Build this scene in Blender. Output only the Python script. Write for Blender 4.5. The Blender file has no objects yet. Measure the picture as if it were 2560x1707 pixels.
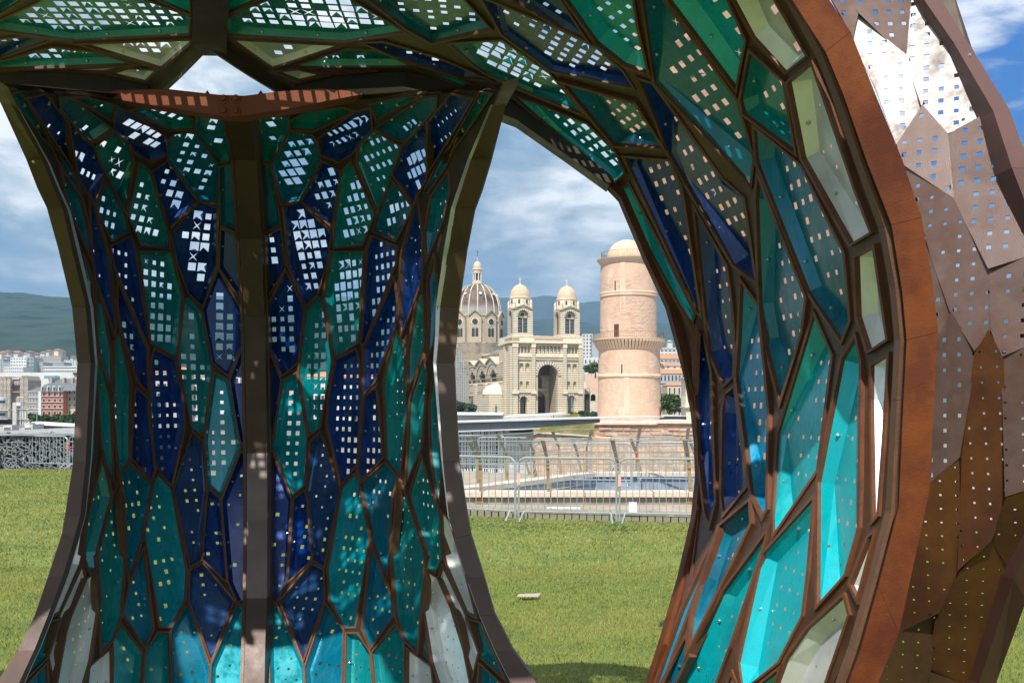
import bpy, math, random
import numpy as np
from mathutils import Vector
from mathutils.geometry import delaunay_2d_cdt
R = math.radians
rng = random.Random(7)
sc = bpy.context.scene
COL = sc.collection
# ---------------------------------------------------------------- camera, light, exposure
F = 2489.0; HY = 1014.0; H = 2.1          # focal length in px of a 2560 px wide picture, eye level row, eye height (m)
cam_d = bpy.data.cameras.new('camera'); cam = bpy.data.objects.new('camera', cam_d); COL.objects.link(cam)
cam_d.sensor_width = 36; cam_d.lens = F/2560*36; cam_d.shift_y = (HY-853.5)/2560
cam_d.clip_start = .05; cam_d.clip_end = 40000
cam.location = (0, 0, H); cam.rotation_euler = (R(90), 0, 0); sc.camera = cam
SUN = Vector((-.16, -.56, .81)).normalized()
sun_d = bpy.data.lights.new('sun', 'SUN'); sun_d.energy = 4.8; sun_d.angle = R(.53); sun_d.color = (1, .95, .87)
sun = bpy.data.objects.new('sun', sun_d); COL.objects.link(sun)
sun.rotation_euler = SUN.to_track_quat('Z', 'Y').to_euler(); sun.location = SUN*60
sc.view_settings.view_transform = 'Standard'; sc.view_settings.look = 'None'
sc.view_settings.exposure = .3; sc.view_settings.gamma = 1
world = bpy.data.worlds.new('World'); sc.world = world; world.use_nodes = True
def build_world():
    nt = world.node_tree; N = nt.nodes; L = nt.links
    for n in list(N): N.remove(n)
    out = N.new('ShaderNodeOutputWorld'); bg = N.new('ShaderNodeBackground'); bg.inputs[1].default_value = .1
    sky = N.new('ShaderNodeTexSky'); sky.sky_type = 'NISHITA'; sky.sun_disc = False
    sky.sun_elevation = math.asin(SUN.z); sky.sun_rotation = math.atan2(SUN.x, SUN.y)
    sky.air_density = 1.0; sky.dust_density = .3; sky.ozone_density = 2.5
    tc = N.new('ShaderNodeTexCoord')
    def vm(op, a, b=None):
        n = N.new('ShaderNodeVectorMath'); n.operation = op
        for i, v in enumerate((a, b)):
            if v is None: continue
            if isinstance(v, tuple): n.inputs[i].default_value = v
            else: L.new(v, n.inputs[i])
        return n.outputs[0] if op != 'DOT_PRODUCT' else n.outputs[1]
    def m(op, a, b=None, clamp=False):
        n = N.new('ShaderNodeMath'); n.operation = op; n.use_clamp = clamp
        for i, v in enumerate((a, b)):
            if v is None: continue
            if isinstance(v, (int, float)): n.inputs[i].default_value = v
            else: L.new(v, n.inputs[i])
        return n.outputs[0]
    def noise(vec, s, d, r=.5, dist=0):
        n = N.new('ShaderNodeTexNoise'); L.new(vec, n.inputs['Vector'])
        n.inputs['Scale'].default_value = s; n.inputs['Detail'].default_value = d
        n.inputs['Roughness'].default_value = r; n.inputs['Distortion'].default_value = dist
        return n.outputs[0]
    def ramp(v, pts):
        n = N.new('ShaderNodeValToRGB'); L.new(v, n.inputs[0]); e = n.color_ramp.elements
        while len(e) < len(pts): e.new(.5)
        for q, (p, c) in zip(e, pts): q.position = p; q.color = c if len(c) == 4 else (*c, 1)
        return n.outputs[0]
    def mix(f, a, b):
        n = N.new('ShaderNodeMix'); n.data_type = 'RGBA'; L.new(f, n.inputs[0])
        for i, v in ((6, a), (7, b)):
            if isinstance(v, tuple): n.inputs[i].default_value = v
            else: L.new(v, n.inputs[i])
        return n.outputs[2]
    d = tc.outputs['Generated']
    sep = N.new('ShaderNodeSeparateXYZ'); L.new(d, sep.inputs[0])
    st = vm('MULTIPLY', d, (1, 1, 2.6))
    st = vm('ADD', st, (3.1, 1.7, .42))
    big = noise(st, 4.2, 8, .55, .3)
    det = noise(st, 13, 7, .6, .5)
    dens = m('ADD', m('MULTIPLY', big, .74), m('MULTIPLY', det, .26))
    dens = m('ADD', m('MULTIPLY', m('SUBTRACT', dens, .5), 1.6), .5)
    big = m('ADD', m('MULTIPLY', m('SUBTRACT', big, .5), 1.9), .5)
    # the clear patch of sky, up and to the right of the view
    clr = vm('DOT_PRODUCT', d, tuple(Vector((.52, .80, .42)).normalized()))
    clr = m('MULTIPLY', m('SUBTRACT', clr, .905), 14, True)
    cover = ramp(m('SUBTRACT', dens, m('MULTIPLY', clr, .26)), [(.22, (0, 0, 0)), (.32, (.6,)*3), (.44, (1,)*3)])
    # cloud brightness: lit tops, blue-grey bases
    cc = ramp(m('ADD', m('MULTIPLY', big, .62), m('MULTIPLY', det, .38)), [(.27, (1.0, 2.1, 3.6)), (.36, (1.9, 3.1, 4.5)), (.45, (3.5, 4.6, 5.7)), (.53, (6.4, 7.0, 7.6)), (.61, (10.3, 10.4, 10.5))])
    low = m('SUBTRACT', 1, m('MULTIPLY', m('SUBTRACT', sep.outputs[2], .05), 10, True), True)
    cc = mix(m('MULTIPLY', low, .8), cc, (.95, 2.35, 4.3, 1))
    blue = mix(m('MULTIPLY', clr, 1, True), sky.outputs[0], (.0, 1.35, 5.2, 1))
    col = mix(cover, blue, cc)
    hz = m('SUBTRACT', 1, m('MULTIPLY', sep.outputs[2], 22, True), True)
    col = mix(m('MULTIPLY', hz, .3), col, (2.6, 4.2, 5.8, 1))
    L.new(col, bg.inputs[0]); L.new(bg.outputs[0], out.inputs[0])
build_world()

# ---------------------------------------------------------------- helpers
def P(x, y, Y):
    """the point at distance Y behind the picture point (x, y)"""
    return Vector(((x-1280)/F*Y, Y, H-(y-HY)/F*Y))
def zat(y, Y): return H-(y-HY)/F*Y
def xat(x, Y): return (x-1280)/F*Y
def mesh(name, vs, fs, m=None, parent=None, smooth=False, mats=None, mi=None):
    me = bpy.data.meshes.new(name); me.from_pydata([tuple(v) for v in vs], [], fs)
    for q in (mats or ([m] if m else [])): me.materials.append(q)
    if mi is not None: me.polygons.foreach_set('material_index', mi)
    if smooth: me.polygons.foreach_set('use_smooth', [True]*len(me.polygons))
    me.update()
    if smooth: me.set_sharp_from_angle(angle=.7)
    o = bpy.data.objects.new(name, me); COL.objects.link(o)
    if parent: o.parent = parent
    return o
def tag(o, label=None, cat=None, group=None, kind=None):
    if label: o['label'] = label
    if cat: o['category'] = cat
    if group: o['group'] = group
    if kind: o['kind'] = kind
    return o
def thing(name, label, cat, loc=(0, 0, 0), rz=0, group=None):
    o = bpy.data.objects.new(name, None); COL.objects.link(o); o.location = loc; o.rotation_euler = (0, 0, rz)
    o.empty_display_size = .2
    return tag(o, label, cat, group)
def copy_tree(o, parent=None):
    c = o.copy(); COL.objects.link(c); c.parent = parent
    for ch in o.children: copy_tree(ch, c)
    return c
class MB:
    """gathers simple solids into one mesh"""
    def __init__(s): s.v = []; s.f = []; s.m = []; s.k = 0
    def add(s, vs, fs, k=None):
        n = len(s.v); s.v += [Vector(v) for v in vs]; s.f += [tuple(i+n for i in f) for f in fs]; s.m += [s.k if k is None else k]*len(fs); return s
    def box(s, x0, x1, y0, y1, z0, z1, k=None):
        return s.add([(x0,y0,z0),(x1,y0,z0),(x1,y1,z0),(x0,y1,z0),(x0,y0,z1),(x1,y0,z1),(x1,y1,z1),(x0,y1,z1)],
                     [(0,3,2,1),(4,5,6,7),(0,1,5,4),(1,2,6,5),(2,3,7,6),(3,0,4,7)], k)
    def tube(s, pts, r, n=6, k=None, closed=False):
        pts = [Vector(p) for p in pts]; rings = []; m = len(pts)
        rr = r if isinstance(r, (list, tuple)) else [r]*m
        for i, p in enumerate(pts):
            if closed: t = pts[(i+1) % m]-pts[i-1]
            else: t = pts[min(i+1, m-1)]-pts[max(i-1, 0)]
            t.normalize(); a = Vector((0, 0, 1)) if abs(t.z) < .9 else Vector((0, 1, 0))
            u = t.cross(a).normalized(); w = u.cross(t)
            rings.append([p+(u*math.cos(2*math.pi*(j+.5)/n)+w*math.sin(2*math.pi*(j+.5)/n))*rr[i] for j in range(n)])
        vs = [v for q in rings for v in q]; fs = []
        for i in range(m if closed else m-1):
            b = ((i+1) % m)*n
            for j in range(n): fs.append((i*n+j, b+j, b+(j+1) % n, i*n+(j+1) % n))
        if not closed: fs += [tuple(range(n)), tuple(range(m*n-1, m*n-n-1, -1))]
        return s.add(vs, fs, k)
    def lathe(s, prof, c=(0, 0), n=24, k=None, a0=0, a1=2*math.pi):
        full = abs(a1-a0-2*math.pi) < 1e-6; cols = n if full else n+1
        vs = [(c[0]+r*math.cos(a0+(a1-a0)*j/n), c[1]+r*math.sin(a0+(a1-a0)*j/n), z) for r, z in prof for j in range(cols)]
        fs = []
        for i in range(len(prof)-1):
            for j in range(n):
                j2 = (j+1) % cols
                fs.append((i*cols+j, i*cols+j2, (i+1)*cols+j2, (i+1)*cols+j))
        if full and prof[0][0] > 1e-6: fs.append(tuple(range(cols-1, -1, -1)))
        if full and prof[-1][0] > 1e-6: fs.append(tuple((len(prof)-1)*cols+j for j in range(cols)))
        return s.add(vs, fs, k)
    def prism(s, poly, z0, z1, k=None):
        n = len(poly)
        return s.add([(x, y, z0) for x, y in poly]+[(x, y, z1) for x, y in poly],
                     [tuple(range(n-1, -1, -1)), tuple(range(n, 2*n))]+[(i, (i+1) % n, n+(i+1) % n, n+i) for i in range(n)], k)
    def xz(s, poly, y0, y1, k=None):
        """outline in x-z, thick in y"""
        n = len(poly)
        return s.add([(x, y0, z) for x, z in poly]+[(x, y1, z) for x, z in poly],
                     [tuple(range(n)), tuple(range(2*n-1, n-1, -1))]+[(i, n+i, n+(i+1) % n, (i+1) % n) for i in range(n)], k)
    def build(s, name, m, parent=None, smooth=False):
        if isinstance(m, (list, tuple)): return mesh(name, s.v, s.f, None, parent, smooth, m, s.m)
        return mesh(name, s.v, s.f, m, parent, smooth)
def area(p):
    return sum(p[i][0]*p[(i+1) % len(p)][1]-p[(i+1) % len(p)][0]*p[i][1] for i in range(len(p)))/2
def inside(pt, poly):
    x, y = pt; r = False; n = len(poly); j = n-1
    for i in range(n):
        xi, yi = poly[i]; xj, yj = poly[j]
        if (yi > y) != (yj > y) and x < (xj-xi)*(y-yi)/(yj-yi)+xi: r = not r
        j = i
    return r
def offset(poly, ds):
    """inset of a counter-clockwise polygon by a width per edge; mitres kept short"""
    n = len(poly); out = []
    E = []
    for i in range(n):
        a = Vector(poly[i]); b = Vector(poly[(i+1) % n]); t = (b-a); L = t.length or 1e-9; t /= L
        E.append((a, t, Vector((-t.y, t.x))))
    for i in range(n):
        a0, t0, n0 = E[i-1]; a1, t1, n1 = E[i]; d0 = ds[i-1]; d1 = ds[i]
        p0 = a0+n0*d0; p1 = a1+n1*d1; cr = t0.x*t1.y-t0.y*t1.x
        if abs(cr) < .12: q = Vector(poly[i])+(n0*d0+n1*d1)/2
        else:
            w = p1-p0; s_ = (w.x*t1.y-w.y*t1.x)/cr; q = p0+t0*s_
            v = q-Vector(poly[i]); mx = 4.5*max(abs(d0), abs(d1))
            if v.length > mx: q = Vector(poly[i])+v*(mx/v.length)
        out.append((q.x, q.y))
    return out
def inset(poly, d, wt=None):
    A = area(poly)
    if A < 0: poly = poly[::-1]; A = -A
    per = sum(math.dist(poly[i], poly[i-1]) for i in range(len(poly)))
    d = min(d, .42*A/per*1.0)
    for k in range(8):
        ds = []
        for i in range(len(poly)):
            a = poly[i]; b = poly[(i+1) % len(poly)]; L = math.dist(a, b) or 1
            nx, ny = -(b[1]-a[1])/L, (b[0]-a[0])/L
            ds.append(d*(1+(max(0, nx*wt[0]+ny*wt[1]) if wt else 0)))
        q = offset(poly, ds)
        ok = area(q) > .12*A and all((q[(i+1) % len(q)][0]-q[i][0])*(poly[(i+1) % len(q)][0]-poly[i][0])+(q[(i+1) % len(q)][1]-q[i][1])*(poly[(i+1) % len(q)][1]-poly[i][1]) > 0 for i in range(len(q)))
        if ok: return poly, q
        d *= .72
    c = (sum(p[0] for p in poly)/len(poly), sum(p[1] for p in poly)/len(poly))
    return poly, [(p[0]+(c[0]-p[0])*.25, p[1]+(c[1]-p[1])*.25) for p in poly]
def outset(poly, d):
    if area(poly) < 0: poly = poly[::-1]
    return poly, offset(poly, [-d]*len(poly))
def cdt(loops, keep):
    vs = []; es = []
    for lp in loops:
        n = len(vs); vs += [Vector(p) for p in lp]; es += [(n+i, n+(i+1) % len(lp)) for i in range(len(lp))]
    v, e, f, *_ = delaunay_2d_cdt(vs, es, [], 0, 1e-6)
    out = []
    for t in f:
        c = ((v[t[0]].x+v[t[1]].x+v[t[2]].x)/3, (v[t[0]].y+v[t[1]].y+v[t[2]].y)/3)
        if keep(c): out.append(tuple(t))
    return [(p.x, p.y) for p in v], out
def plate(name, outline, holes, y0, y1, m, parent=None, to=None):
    """upright slab in x-z with real openings, from y0 (front) to y1"""
    v, f = cdt([outline]+holes, lambda c: inside(c, outline) and not any(inside(c, h) for h in holes))
    n = len(v); fr = []
    for t in f:
        a, b, c = (v[i] for i in t)
        if (b[0]-a[0])*(c[1]-a[1])-(b[1]-a[1])*(c[0]-a[0]) < 0: t = t[::-1]
        fr.append(t)
    vs = [(x, y0, z) for x, z in v]+[(x, y1, z) for x, z in v]
    fs = fr+[tuple(i+n for i in t[::-1]) for t in fr]
    from collections import Counter
    E = Counter()
    for t in fr:
        for i in range(3): E[(t[i], t[(i+1) % 3])] += 1
    for (a, b) in list(E):
        if (b, a) not in E: fs.append((b, a, a+n, b+n))
    if to: vs = [to(*p) for p in vs]
    return mesh(name, vs, fs, m, parent)
def arch_poly(cx, z0, w, ztop, n=12):
    r = w/2; zs = ztop-r
    return [(cx-r, z0), (cx+r, z0)]+[(cx+r*math.cos(math.pi*i/n), zs+r*math.sin(math.pi*i/n)) for i in range(n+1)]

# ---------------------------------------------------------------- materials
def mat(name, base, rough=.6, metal=0, var=None, vs=8., vd=5, bump=0, bs=60., coord='Object', spec=.5, extra=None, vr=(.35, .65), bd=.004):
    m = bpy.data.materials.new(name); m.use_nodes = True; nt = m.node_tree; b = nt.nodes['Principled BSDF']
    b.inputs['Base Color'].default_value = (*base, 1); b.inputs['Roughness'].default_value = rough
    b.inputs['Metallic'].default_value = metal; b.inputs['Specular IOR Level'].default_value = spec
    tc = nt.nodes.new('ShaderNodeTexCoord')
    if var:
        n = nt.nodes.new('ShaderNodeTexNoise'); n.inputs['Scale'].default_value = vs; n.inputs['Detail'].default_value = vd; n.inputs['Roughness'].default_value = .62
        nt.links.new(tc.outputs[coord], n.inputs['Vector'])
        r = nt.nodes.new('ShaderNodeValToRGB'); cols = [base]+list(var)
        e = r.color_ramp.elements
        while len(e) < len(cols): e.new(.5)
        for i, c in enumerate(cols): e[i].position = vr[0]+(vr[1]-vr[0])*i/(len(cols)-1); e[i].color = (*c, 1)
        nt.links.new(n.outputs[0], r.inputs[0]); nt.links.new(r.outputs[0], b.inputs['Base Color'])
    if bump:
        n = nt.nodes.new('ShaderNodeTexNoise'); n.inputs['Scale'].default_value = bs; n.inputs['Detail'].default_value = 4
        nt.links.new(tc.outputs[coord], n.inputs['Vector'])
        q = nt.nodes.new('ShaderNodeBump'); q.inputs['Strength'].default_value = bump; q.inputs['Distance'].default_value = bd
        nt.links.new(n.outputs[0], q.inputs['Height']); nt.links.new(q.outputs[0], b.inputs['Normal'])
    if extra: extra(nt, b, tc)
    return m
def corten_extra(lo, hi):
    def f(nt, b, tc):
        # rust blotches change the sheen, and a fine grain pits the skin
        n = nt.nodes.new('ShaderNodeTexNoise'); n.inputs['Scale'].default_value = 5; n.inputs['Detail'].default_value = 9; n.inputs['Roughness'].default_value = .7
        nt.links.new(tc.outputs['Object'], n.inputs['Vector'])
        r = nt.nodes.new('ShaderNodeMapRange'); r.inputs[1].default_value = .35; r.inputs[2].default_value = .65
        r.inputs[3].default_value = lo; r.inputs[4].default_value = hi
        nt.links.new(n.outputs[0], r.inputs[0]); nt.links.new(r.outputs[0], b.inputs['Roughness'])
    return f
M = {}
M['rib'] = mat('rusted_rib_steel', (.080, .018, .006), .6, 0, [(.115, .028, .008), (.16, .042, .009), (.10, .026, .009)], 2.2, 10, .35, 160, spec=.22, extra=corten_extra(.5, .75), vr=(.38, .62))
M['edge'] = mat('dark_edge_steel', (.062, .036, .014), .55, .1, [(.08, .042, .015), (.095, .048, .018)], 3, 7, .3, 150, extra=corten_extra(.45, .65))
M['edgeP'] = mat('purple_brown_edge_steel', (.085, .055, .048), .5, .1, [(.105, .065, .055), (.12, .078, .068)], 3, 7, .3, 150, extra=corten_extra(.42, .62))
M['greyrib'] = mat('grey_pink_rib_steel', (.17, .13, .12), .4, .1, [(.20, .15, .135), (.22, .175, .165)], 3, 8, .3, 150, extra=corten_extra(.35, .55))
M['arch'] = mat('dark_arch_steel', (.032, .022, .014), .5, .1, [(.045, .028, .016), (.07, .035, .018)], 2.2, 8, .3, 150, extra=corten_extra(.4, .62))
M['fin0'] = mat('dark_web_steel', (.055, .026, .015), .5, .1, [(.08, .034, .017), (.095, .042, .02)], 5, 7, .3, 150, extra=corten_extra(.38, .62))
M['tie'] = mat('orange_tie_steel', (.19, .038, .009), .5, 0, [(.23, .052, .012)], 4, 6, .3, 150)
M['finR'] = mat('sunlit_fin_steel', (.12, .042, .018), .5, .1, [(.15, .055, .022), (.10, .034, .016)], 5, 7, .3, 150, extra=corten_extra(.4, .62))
M['fin'] = mat('rusted_fin_steel', (.10, .046, .025), .48, .1, [(.135, .06, .032), (.155, .075, .04)], 5, 7, .3, 150, extra=corten_extra(.38, .62))
M['skin'] = mat('weathered_skin_steel', (.105, .062, .052), .45, .1, [(.135, .085, .073), (.115, .062, .046), (.155, .103, .09)], 2.4, 9, .25, 190, extra=corten_extra(.3, .55))
M['skinO'] = mat('orange_skin_steel', (.10, .032, .012), .45, .1, [(.14, .05, .013), (.10, .034, .014), (.07, .022, .011)], 2.4, 9, .25, 190, extra=corten_extra(.35, .6))
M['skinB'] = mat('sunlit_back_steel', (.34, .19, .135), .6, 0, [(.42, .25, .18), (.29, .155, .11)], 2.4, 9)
M['outer'] = mat('outer_rib_steel', (.075, .030, .024), .5, 0, [(.10, .042, .032), (.085, .036, .03)], 2.4, 9, .25, 190)
M['skinD'] = mat('shaded_skin_steel', (.05, .022, .010), .5, .1, [(.075, .032, .013), (.04, .018, .009)], 2.4, 9, .25, 190, extra=corten_extra(.4, .65))  # darker copy of the skin steel: shade of the bottom panels put into the colour
M['skinP'] = mat('glint_skin_steel', (.09, .06, .05), .5, .1, [(.26, .245, .24), (.40, .39, .385), (.15, .115, .10), (.36, .35, .345)], 3.0, 12, .25, 190, extra=corten_extra(.3, .55))  # sun glint on the top panels, painted in as a pale mottle
def paint(name, c, c2, rough=.3):
    def ex(nt, b, tc):
        b.inputs['Coat Weight'].default_value = .5; b.inputs['Coat Roughness'].default_value = .1
        # rain streaks and dust: run down the sheet, dull the gloss and grey the paint a little
        mp = nt.nodes.new('ShaderNodeMapping'); mp.inputs['Scale'].default_value = (9, 9, 1.1); nt.links.new(tc.outputs['Object'], mp.inputs[0])
        n = nt.nodes.new('ShaderNodeTexNoise'); n.inputs['Scale'].default_value = 2.2; n.inputs['Detail'].default_value = 8; n.inputs['Roughness'].default_value = .65; nt.links.new(mp.outputs[0], n.inputs['Vector'])
        r = nt.nodes.new('ShaderNodeMapRange'); r.inputs[1].default_value = .4; r.inputs[2].default_value = .68; r.inputs[3].default_value = .2; r.inputs[4].default_value = .5
        nt.links.new(n.outputs[0], r.inputs[0]); nt.links.new(r.outputs[0], b.inputs['Roughness'])
        base = b.inputs['Base Color'].links[0].from_socket
        f = nt.nodes.new('ShaderNodeMapRange'); f.inputs[1].default_value = .48; f.inputs[2].default_value = .75; f.inputs[3].default_value = 0; f.inputs[4].default_value = .12; nt.links.new(n.outputs[0], f.inputs[0])
        m = nt.nodes.new('ShaderNodeMix'); m.data_type = 'RGBA'; m.inputs[7].default_value = (.10, .20, .24, 1); nt.links.new(f.outputs[0], m.inputs[0]); nt.links.new(base, m.inputs[6]); nt.links.new(m.outputs[2], b.inputs['Base Color'])
    return mat(name, c, rough, .25, [c2, tuple(q*.8 for q in c)], 2.2, 6, .10, 14, extra=ex, vr=(.36, .66), bd=.01)
M['T'] = paint('turquoise_panel', (.0, .43, .50), (.0, .49, .56))
M['Q'] = paint('teal_panel', (.0, .26, .33), (.0, .32, .40))
M['G'] = paint('sea_green_panel', (.0, .205, .235), (.0, .25, .27))
M['B'] = paint('petrol_blue_panel', (.0, .145, .24), (.0, .19, .30))
M['C'] = paint('bright_blue_panel', (.0, .22, .42), (.0, .28, .50))
M['N'] = paint('navy_panel', (.0, .026, .165), (.0, .045, .27))
M['U'] = paint('dusty_blue_panel', (.010, .05, .16), (.02, .075, .23))
M['S'] = mat('galvanised_panel', (.72, .74, .75), .32, .45, [(.80, .82, .83), (.62, .64, .65)], 3, 5, .1, 40)
M['bolt'] = mat('zinc_bolt', (.55, .56, .55), .3, .9)
# ================================================================ THE SCULPTURE
def interp(x, xs, ys): return float(np.interp(x, xs, ys))
def leg_sum(x, y):
    """where the mirrored twin of a point of the far leg falls (sum of both columns)"""
    s = interp(y, (230, 330, 420, 520, 600, 700, 860, 1000, 1300, 1500, 1707), (1212, 1213, 1226, 1252, 1256, 1264, 1276, 1280, 1284, 1286, 1288))
    e = interp(y, (230, 270, 400, 520, 767, 900, 1153, 1337, 1537, 1707), (30, 36, 57, 50, 75, 70, 62, 50, 30, 25))
    off = abs(x-s/2)
    return s+max(0, off-300)/200*e
def mir(poly): return [(leg_sum(x, y)-x, y) for x, y in poly]
def D_leg(x, y):
    Yc = interp(y, (150, 250, 400, 550, 800, 1200, 1500, 1707, 1960), (4.9, 5.3, 5.9, 6.2, 6.4, 6.3, 5.95, 5.6, 5.2))
    hw = interp(y, (230, 400, 520, 767, 907, 1153, 1290, 1537, 1707, 1960), (610, 530, 480, 430, 415, 425, 440, 520, 610, 720))
    c = interp(y, (230, 860, 1537), (612, 640, 650))
    return Yc-1.15*min(1.6, abs((x-c)/hw))**2
class TPS:
    def __init__(s, pts):
        a = np.array(pts, float); s.xy = a[:, :2]/1000; n = len(a)
        K = s.k(np.linalg.norm(s.xy[:, None]-s.xy[None], axis=2)); Pm = np.c_[np.ones(n), s.xy]
        A = np.zeros((n+3, n+3)); A[:n, :n] = K+np.eye(n)*1e-4; A[:n, n:] = Pm; A[n:, :n] = Pm.T
        s.w = np.linalg.solve(A, np.r_[a[:, 2], 0, 0, 0])
    def k(s, r): return np.where(r > 0, r*r*np.log(r+1e-12), 0)
    def __call__(s, x, y):
        p = np.array([x, y])/1000
        return float(s.k(np.linalg.norm(s.xy-p, axis=1)) @ s.w[:-3]+s.w[-3]+s.w[-2:] @ p)
D_near = TPS([(-600, 0, 4.5), (0, 0, 4.55), (0, 210, 5.5), (500, 110, 5.0), (500, 0, 4.5), (750, 230, 5.45), (1000, 0, 4.35), (1000, 190, 5.3), (1250, 255, 5.45), (1300, 0, 4.25),
              (1560, 460, 5.4), (1600, 0, 3.95), (1650, 640, 5.4), (1735, 900, 5.35), (1750, 1150, 5.25), (1740, 1290, 5.15), (1640, 1707, 4.85), (1950, 0, 3.45), (2050, 140, 3.4), (2190, 560, 3.3),
              (2240, 850, 3.3), (2210, 1250, 3.3), (2100, 1650, 3.4), (1800, 400, 4.5), (1960, 850, 4.35), (1900, 1300, 4.3), (1450, 150, 4.55), (1850, 1650, 4.1),
              (-600, -640, 3.0), (0, -640, 3.0), (1000, -620, 3.0), (-1400, 0, 4.6), (600, -900, 2.6), (-1400, -950, 2.55), (900, -1400, 2.05), (0, -1400, 2.05), (-2400, -1300, 2.1), (-3600, -1400, 2.0), (-3600, 0, 4.6), (1500, -460, 3.1), (1850, -200, 3.35), (500, -320, 3.55), (1300, -300, 3.5), (-600, -320, 3.55), (1640, 2080, 4.8), (2100, 2500, 3.4)])
D_skin = TPS([(2070, 0, 4.95), (2300, 0, 4.95), (2200, 350, 4.75), (2480, 270, 4.55), (2560, 500, 4.3), (2300, 800, 4.5), (2560, 900, 4.15), (2330, 1250, 4.5), (2560, 1300, 4.25),
              (2260, 1600, 4.75), (2480, 1650, 4.7), (2500, 0, 4.85), (2560, 1700, 4.7), (2200, 2000, 5.0)])
def lift(p, D, dy=0): return P(p[0], p[1], D(p[0], p[1])+dy)
def normal_at(p, D):
    a = lift((p[0]+6, p[1]), D)-lift((p[0]-6, p[1]), D); b = lift((p[0], p[1]+6), D)-lift((p[0], p[1]-6), D)
    n = a.cross(b).normalized(); c = lift(p, D)-Vector((0, 0, H))
    return n if n.dot(c) > 0 else -n
sculpture = thing('steel_sculpture', 'tall rusty steel arch sculpture with perforated turquoise and navy cells standing on the lawn', 'sculpture', (0, 5.2, 0))
sculpture.location = (0, 0, 0)
PITCH = .064
def bolts(name, spots, parent):
    vs = []; fs = []
    for p, n in spots:
        n = n.normalized(); a = Vector((0, 0, 1)) if abs(n.z) < .9 else Vector((1, 0, 0)); u = n.cross(a).normalized(); w = n.cross(u); k = len(vs)
        for h, r in ((0, .0075), (.007, .0075), (.010, .0045)):
            vs += [p+n*h+(u*math.cos(math.pi*j/3)+w*math.sin(math.pi*j/3))*r for j in range(6)]
        for q in (0, 6): fs += [(k+q+j, k+q+(j+1) % 6, k+q+6+(j+1) % 6, k+q+6+j) for j in range(6)]
        fs.append(tuple(k+12+j for j in range(6)))
    if vs:
        o = mesh(name, vs, fs, M['bolt'], parent)
        if len(spots) > 1: o['kind'] = 'stuff'
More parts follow.
